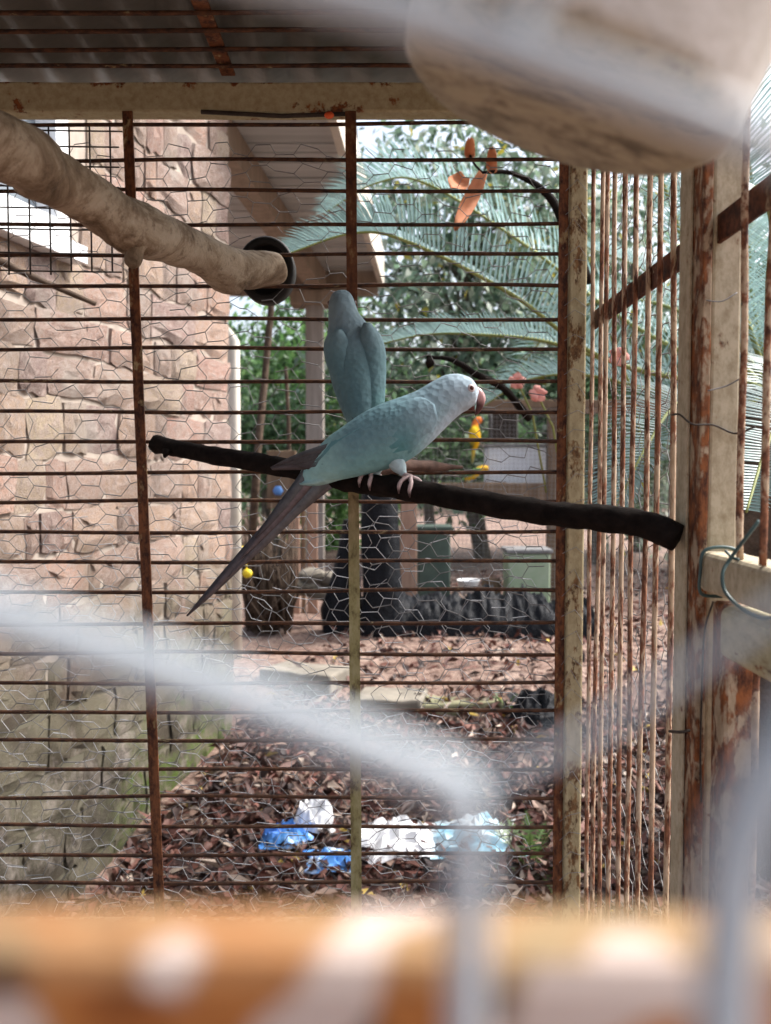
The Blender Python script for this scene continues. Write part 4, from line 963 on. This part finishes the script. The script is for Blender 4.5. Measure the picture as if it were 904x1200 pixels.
m, prof = ring_body(ST1, YP, conv1, 24, col1); body1 = m.build('body', 'plumage', b1)
tt, bb, ww = prof
def body_half(x, y):          # half depth of the body at a profile pixel
    best = None
    for T, B, W in zip(tt, bb, ww):
        ax_ = T - B; s = ((x - B.x) * ax_.x + (y - B.y) * ax_.y) / max(1e-6, ax_.length_squared); d = abs((x - B.x) * ax_.y - (y - B.y) * ax_.x) / max(1e-6, ax_.length)
        if best is None or d < best[0]: best = (d, s, W.x)
    s = best[1] * 2 - 1
    return best[2] * math.sqrt(max(0, 1 - s * s)) if abs(s) < 1 else 0
WU = [(508, 476), (492, 467), (470, 472), (447, 481), (424, 492), (402, 506), (384, 518), (366, 530), (346, 540), (318, 547)]
WL = [(512, 492), (505, 508), (490, 524), (470, 537), (447, 544), (424, 547), (402, 549), (384, 549.5), (360, 550.5), (320, 551)]
def wing1(s):
    m = MB(); U = catmull([Vector((*q, 0)) for q in WU], 4); Lw = catmull([Vector((*q, 0)) for q in WL], 4); nv = 14; V = []; C = []
    N_ = len(U)
    for layer in (1, 0):
        for i, (a, b) in enumerate(zip(U, Lw)):
            t = i / (N_ - 1)
            for j in range(nv + 1):
                v = j / nv; q = a.lerp(b, v); bh = body_half(q.x, q.y); edge = min(1, 5 * min(v, 1 - v) + .0) * min(1, t * 7) 
                th = (1.7 * edge ** .8 + .75) if layer else -1.5
                base = max(bh, 6 * (1 - t) + 3.5 + 3 * math.sin(math.pi * v) ) * (1 - .25 * t)
                V.append(conv1(q.x, q.y, s * (base + th)))
                c = mixc(BACK, NECK, sm(455, 505, q.x) * .85); c = mixc(c, (.10, .30, .325), sm(.30, .9, v) * sm(505, 465, q.x) * .85)
                c = mixc(c, RUMP, sm(440, 395, q.x) * .5); c = mixc(c, DUSK, sm(398, 366, q.x + 14 * (1 - v)))
                C.append(c)
    n1 = nv + 1; o = N_ * n1; F_ = []
    for i in range(N_ - 1):
        for j in range(nv):
            q = (i * n1 + j, i * n1 + j + 1, (i + 1) * n1 + j + 1, (i + 1) * n1 + j); F_.append(q if s < 0 else q[::-1]); q2 = tuple(o + k for k in q); F_.append(q2[::-1] if s < 0 else q2)
    rim = [i * n1 for i in range(N_)] + [(N_ - 1) * n1 + j for j in range(1, n1)] + [i * n1 + nv for i in range(N_ - 2, -1, -1)] + [j for j in range(nv - 1, 0, -1)]
    for k in range(len(rim)):
        a, b = rim[k], rim[(k + 1) % len(rim)]; F_.append((a, b, o + b, o + a))
    m.add(V, F_, C); return m.build('wing', 'plumage', b1)
def blade(m, conv, p0, p1, w0, y0, y1, c0, c1, n=10, bendy=0, tipw=.05, th=.5):
    d = Vector((p1[0] - p0[0], p1[1] - p0[1], 0)); L = d.length; d.normalize(); s = Vector((-d.y, d.x, 0)); V = []; C = []
    for i in range(n + 1):
        t = i / n; w_ = w0 * (lerp(1, .72, t) if t < .6 else lerp(.83 * .93, tipw, ((t - .6) / .4) ** 1.5)); c = Vector((*p0, 0)) + d * L * t + s * bendy * math.sin(math.pi * t)
        yv = lerp(y0, y1, t)
        for k, off in ((-1, .0), (0, -1.3), (1, .0), (0, .9)):
            q = c + s * w_ * k; V.append(conv(q.x, q.y, yv + off * th)); C.append(mixc(c0, c1, t))
    F_ = [(4 * i + k, 4 * i + (k + 1) % 4, 4 * i + 4 + (k + 1) % 4, 4 * i + 4 + k) for i in range(n) for k in range(4)] + [(3, 2, 1, 0), (4 * n, 4 * n + 1, 4 * n + 2, 4 * n + 3)]
    m.add(V, F_, C)
for s in (-1, 1):
    wg = wing1(s)
    for k in range(6):
        m = MB(); blade(m, conv1, (404 - 2 * k, 520 + 5 * k), (318 + 6 * k, 548 - .4 * k + (k % 2)), 4.8, s * (15 - .8 * k), s * (5 + .3 * k), (.11, .12, .13), (.075, .06, .062), 10, 2.0 - .5 * k, .12, 1.0)
        m.build('flight_feather', 'quill', wg)
TL = [((372, 552), (219, 722), 9.5, 2), ((376, 556), (236, 706), 9, 1), ((374, 560), (246, 698), 9, 3), ((380, 562), (268, 676), 8.5, 0), ((384, 566), (296, 646), 8, 4), ((372, 550), (282, 655), 8, -1), ((366, 548), (300, 630), 8, -2)]
tail = None
for k, (a, b, w_, yo) in enumerate(TL):
    m = MB(); blade(m, conv1, a, b, w_, -2 + yo, yo - 1, mixc((.16, .17, .18), (.20, .16, .17), (k % 3) / 2), mixc((.085, .07, .075), (.13, .105, .11), (k % 2)), 16, (-3, 0, 3, 0, 2, -2, -2)[k], .10, 1.2)
    o = m.build('tail_feather', 'quill', b1)
m = MB(); blade(m, conv1, (400, 553), (352, 567), 8.5, -5, -3, (.34, .56, .57), (.30, .50, .52), 8, -1.5, .2, 4); m.build('undertail_covert', 'plumage', b1)
# face
PINK = (.60, .33, .33); DRED = (.085, .022, .024)
bp_ = [conv1(554, 458, 0), conv1(560, 461, 0), conv1(563.5, 467, 0), conv1(563, 474, 0), conv1(560.5, 481, 0), conv1(557, 487, 0)]
m = MB(); cvb = catmull(bp_, 4); rbk = [6.8, 6.6, 5.8, 4.5, 3.0, .6]; nn2 = len(cvb)
m.tube(cvb, [lerp(rbk[min(i // 4, 4)], rbk[min(i // 4 + 1, 5)], (i % 4) / 4 if i < nn2 - 1 else 1) * YP / F for i in range(nn2)], 12, [mixc((.66, .44, .44), mixc(PINK, DRED, sm(.40, .62, i / nn2)), sm(.05, .3, i / nn2)) for i in range(nn2)], flat=.78); m.build('upper_beak', 'beak', b1)
m = MB(); m.tube([conv1(550, 474, 0), conv1(553, 478, 0), conv1(556, 479.5, 0)], [.0055, .0048, .0018], 10, (.10, .02, .02)); m.build('lower_beak', 'beak', b1)
for s in (-1, 1):
    q = (551, 456.5); h = body_half(*q); m = MB(); m.lathe([(.0002, .0012), (.0036, .001), (.0047, -.0006), (.0042, -.002)], 18, Matrix.Translation(conv1(q[0], q[1], s * (h - .2))) @ Vector((.35, s * 1.0, .12)).to_track_quat('Z', 'Y').to_matrix().to_4x4(), (.62, .52, .53)); ey = m.build('eyelid', 'skin', b1)
    m = MB(); m.ball(conv1(q[0] + .2, q[1] - .1, s * (h + .0)), .0027, 10); m.build('eyeball', 'eye_red', ey)
# legs and feet, gripping the perch
def foot(parent, pth, k, rp, ankle, hip, skin, thigh, r_t=.008, toe_r=.0021):
    c = pth[k]; d = (pth[k + 1] - pth[k - 1]).normalized(); u = (Vector((0, 0, 1)) - d * d.z).normalized(); v = d.cross(u)
    if v.y > 0: v = -v          # v faces the camera
    top = c + u * (rp + toe_r * .9)
    m = MB(); m.tube(catmull([hip, hip.lerp(ankle, .6), ankle], 5), [r_t, r_t * 1.02, r_t, r_t * .95, r_t * .88, r_t * .8, r_t * .7, r_t * .6, r_t * .5, r_t * .42, r_t * .36], 12, thigh); m.build('thigh', 'plumage', parent)
    m = MB(); m.tube(catmull([ankle + (hip - ankle) * .15, ankle, top], 4), [.0032, .0032, .0032, .0031, .0031, .0030, .0030, .0032, .0034], 9, skin)
    for (sg, sp, amax) in ((1, .010, 120), (1, -.005, 110), (-1, .007, 105), (-1, -.006, 95)):
        pts = []
        for i in range(8):
            t = i / 7; an = R(amax) * t * sg; rr_ = rp + toe_r * (1.0 if t < .8 else .6)
            pts.append(c + d * (sp * min(1, t * 2.2)) + u * math.cos(an) * rr_ + v * math.sin(an) * rr_)
        m.tube(pts, [toe_r * (1.2 if i in (2, 4) else 1.05) * (1 if i < 6 else (.75 if i == 6 else .3)) for i in range(8)], 8, [skin] * 6 + [(.10, .07, .07)] * 2)
    m.build('foot', 'skin', parent)
def near_i(pth, x): return min(range(1, len(pth) - 1), key=lambda i: abs(CX + pth[i].x / pth[i].y * F - x))
SK = (.50, .38, .37)
k1 = near_i(pc, 482); k2 = near_i(pc, 432)
foot(b1, pc, k1, .0128, P(474, 556, .984), conv1(463, 540, -9), SK, (.46, .60, .64), .0095)
foot(b1, pc, k2, .0126, P(436, 560, 1.012), conv1(440, 545, 9), SK, (.46, .60, .64), .0095)

# second parakeet, seen from behind, farther back
Y2 = 1.12
def conv2(px, py, yy_):
    p = P(px, py, Y2); tilt = (470 - py) * .22        # leans away from the camera towards the head
    Yq = Y2 + (yy_ + tilt) * Y2 / F
    return P(px, py, Yq)
ST2 = [((400, 339.5), (404, 339.5), 1.5), ((394, 341), (409, 342), 7), ((389, 345), (413, 347), 13), ((385.5, 355), (417, 357), 18), ((385, 368), (421, 367), 19), ((385, 382), (429, 377), 21), ((383, 396), (440, 391), 24),
       ((383, 411), (446, 408), 28), ((385, 430), (448, 428), 30), ((390, 452), (449, 450), 29), ((398, 475), (448, 474), 26), ((408, 498), (446, 498), 21), ((416, 518), (445, 520), 15), ((424, 538), (442, 540), 8)]
H2 = (.22, .31, .355); W2 = (.13, .225, .25)
def col2(x, y, yy_, ca): return mixc(mixc(H2, W2, sm(370, 430, y)), (.18, .30, .31), sm(470, 510, y))
b2 = thing('parakeet', P(445, 548, Y2), 'grey-teal parakeet with its back turned behind the pale-headed one', 'bird')
m, prof2 = ring_body([(a, b, w_) for a, b, w_ in ST2], Y2, conv2, 24, col2); m.build('body', 'plumage', b2)
def wing2(pts_c, widths, s):
    # folded wing lying on the back: spine of centre pixels with half widths
    cc = catmull([Vector((*q, 0)) for q in pts_c], 5); wd = catmull([Vector((q, 0, 0)) for q in widths], 5); m = MB(); V = []; C = []; n = 12; N_ = len(cc)
    for i, (c, w_) in enumerate(zip(cc, wd)):
        t = i / (N_ - 1)
        for k in range(n):
            a = 2 * math.pi * k / n; x = c.x + math.cos(a) * w_.x; y = c.y
            dep = -(20 * (1 - .55 * t) * (1 - .45 * abs(math.cos(a)) ** 2 * (1 if math.cos(a) * s > 0 else .25))) - 8 * math.sin(a) * (1 - .5 * t) - 5
            V.append(conv2(x, y, dep)); q = mixc(mixc((.175, .27, .305), W2, sm(390, 425, y)), (.09, .20, .205), sm(440, 480, y) * .7); C.append(mixc(q, (.11, .17, .18), sm(470, 496, y)))
    F_ = [(i * n + k, i * n + (k + 1) % n, (i + 1) * n + (k + 1) % n, (i + 1) * n + k) for i in range(N_ - 1) for k in range(n)] + [tuple(range(n - 1, -1, -1)), tuple((N_ - 1) * n + k for k in range(n))]
    m.add(V, F_, C); return m.build('wing', 'plumage', b2)
wl = wing2([(396, 386), (395, 398), (397, 415), (403, 436), (412, 458), (419, 478), (424, 494), (427, 504)], [5, 14, 17, 17, 15, 12, 7, 2], -1)
wr = wing2([(430, 378), (434, 392), (437, 410), (437, 432), (437, 456), (437, 478), (434, 498), (431, 512)], [4, 12, 15, 16, 15, 13, 8, 2], 1)
for k in range(4):
    m = MB(); blade(m, conv2, (412 + 4 * k, 470), (424 + 3 * k, 516 + 3 * (k % 2)), 5, -16, -22, (.13, .20, .21), (.07, .075, .08), 8, 0, .15, 1); m.build('flight_feather', 'quill', wl if k < 2 else wr)
for k in range(5):
    m = MB(); blade(m, conv2, (428 + 2 * k, 515), (402 + 5 * k, 566 - 5 * abs(k - 2)), 6, -6, -62 + 2 * abs(k - 2), (.16, .20, .21), (.10, .09, .095), 10, 0, .15, 1); m.build('tail_feather', 'quill', b2)
m = MB(); m.tube(catmull([conv2(400, 352, 15), conv2(400, 356, 21), conv2(400, 364, 24), conv2(401, 372, 21)], 4), [.008, .0078, .0075, .007, .0065, .006, .0055, .005, .0042, .0034, .0026, .0016, .0006], 10, PINK); m.build('beak', 'beak', b2)
for s in (-1, 1):
    m = MB(); m.ball(conv2(401 + s * 14.5, 355, 8), .0032, 8); m.build('eyeball', 'eye_red', b2)
k1 = near_i(cv, 436); k2 = near_i(cv, 458)
foot(b2, cv, k1, .0084, cv[k1] + Vector((0, 0, .016)), conv2(430, 512, 0), SK, (.22, .33, .35), .009)
foot(b2, cv, k2, .0080, cv[k2] + Vector((0, 0, .016)), conv2(440, 512, 0), SK, (.22, .33, .35), .009)

# two small conures in the far aviary
def conure(px, py, Y, scale, flip, bodyc, headc, wingc, label, tilt=0.0):
    o = P(px, py, Y); t_ = thing('conure', o, label, 'bird', 'conures in the far aviary')
    ca, sa = math.cos(tilt), math.sin(tilt)
    def cv3(x, y, d):            # local units: mm-ish, x forward, y down
        x2 = x * ca - y * sa; y2 = x * sa + y * ca
        return o + Vector((x2 * flip * scale, d * scale, -y2 * scale))
    ST = [((38, -74), (36, -62), 6), ((32, -84), (28, -56), 14), ((20, -88), (16, -52), 17), ((4, -80), (14, -40), 19), ((-12, -62), (16, -18), 25), ((-22, -38), (12, 8), 28), ((-28, -10), (2, 30), 24), ((-32, 18), (-8, 44), 15), ((-34, 40), (-20, 54), 7)]
    def cf(x, y, d, c_): return mixc(bodyc, headc, sm(-40, -62, y))
    m, _ = ring_body(ST, Y, cv3, 14, cf); m.build('body', 'plumage', t_)
    for s in (-1, 1):
        m = MB(); m.tube([cv3(-2, -52, s * 20), cv3(-14, -30, s * 27), cv3(-24, 0, s * 24), cv3(-36, 40, s * 10)], [scale * 6, scale * 17, scale * 15, scale * 3], 9, [wingc, wingc, wingc, (.06, .14, .06)], flat=.35, up=(1, 0, 0)); m.build('wing', 'plumage', t_)
    m = MB()
    blade(m, cv3, (-26, 36), (-58, 120), 9, 0, 0, wingc, (.08, .14, .10), 8, 0, .2, 3); m.build('tail', 'quill', t_)
    m = MB(); m.tube([cv3(32, -73, 0), cv3(42, -70, 0), cv3(43, -60, 0), cv3(38, -54, 0)], [scale * 9, scale * 7, scale * 4, scale * .8], 9, (.03, .028, .028)); m.build('beak', 'beak', t_)
    for s in (-1, 1):
        m = MB(); m.ball(cv3(25, -74, s * 15), scale * 3.4, 7); m.build('eyeball', 'horn_dark', t_)
    for s in (-1, 1):
        m = MB(); m.tube([cv3(2, 22, s * 9), cv3(6, 42, s * 9), cv3(18, 46, s * 9)], [scale * 5, scale * 3.5, scale * 2], 6, (.2, .16, .15)); m.build('leg', 'skin', t_)
conure(560, 512, 5.205, .00135, 1, (.75, .42, .02), (.75, .20, .05), (.72, .48, .03), 'orange-yellow conure clinging to the far mesh beside the nest box', -.25)
conure(556, 558, 5.32, .00115, 1, (.80, .50, .02), (.80, .45, .02), (.10, .22, .05), 'yellow conure with green wings perched on the far rail', .7)
m = MB(); a = P(556, 566, 5.32); m.tube([(a.x - .35, 5.32, a.z - .012), (a.x + .2, 5.32, a.z - .005)], .012, 8, jit=.2); m.build('perch_bar', 'twig', fa)
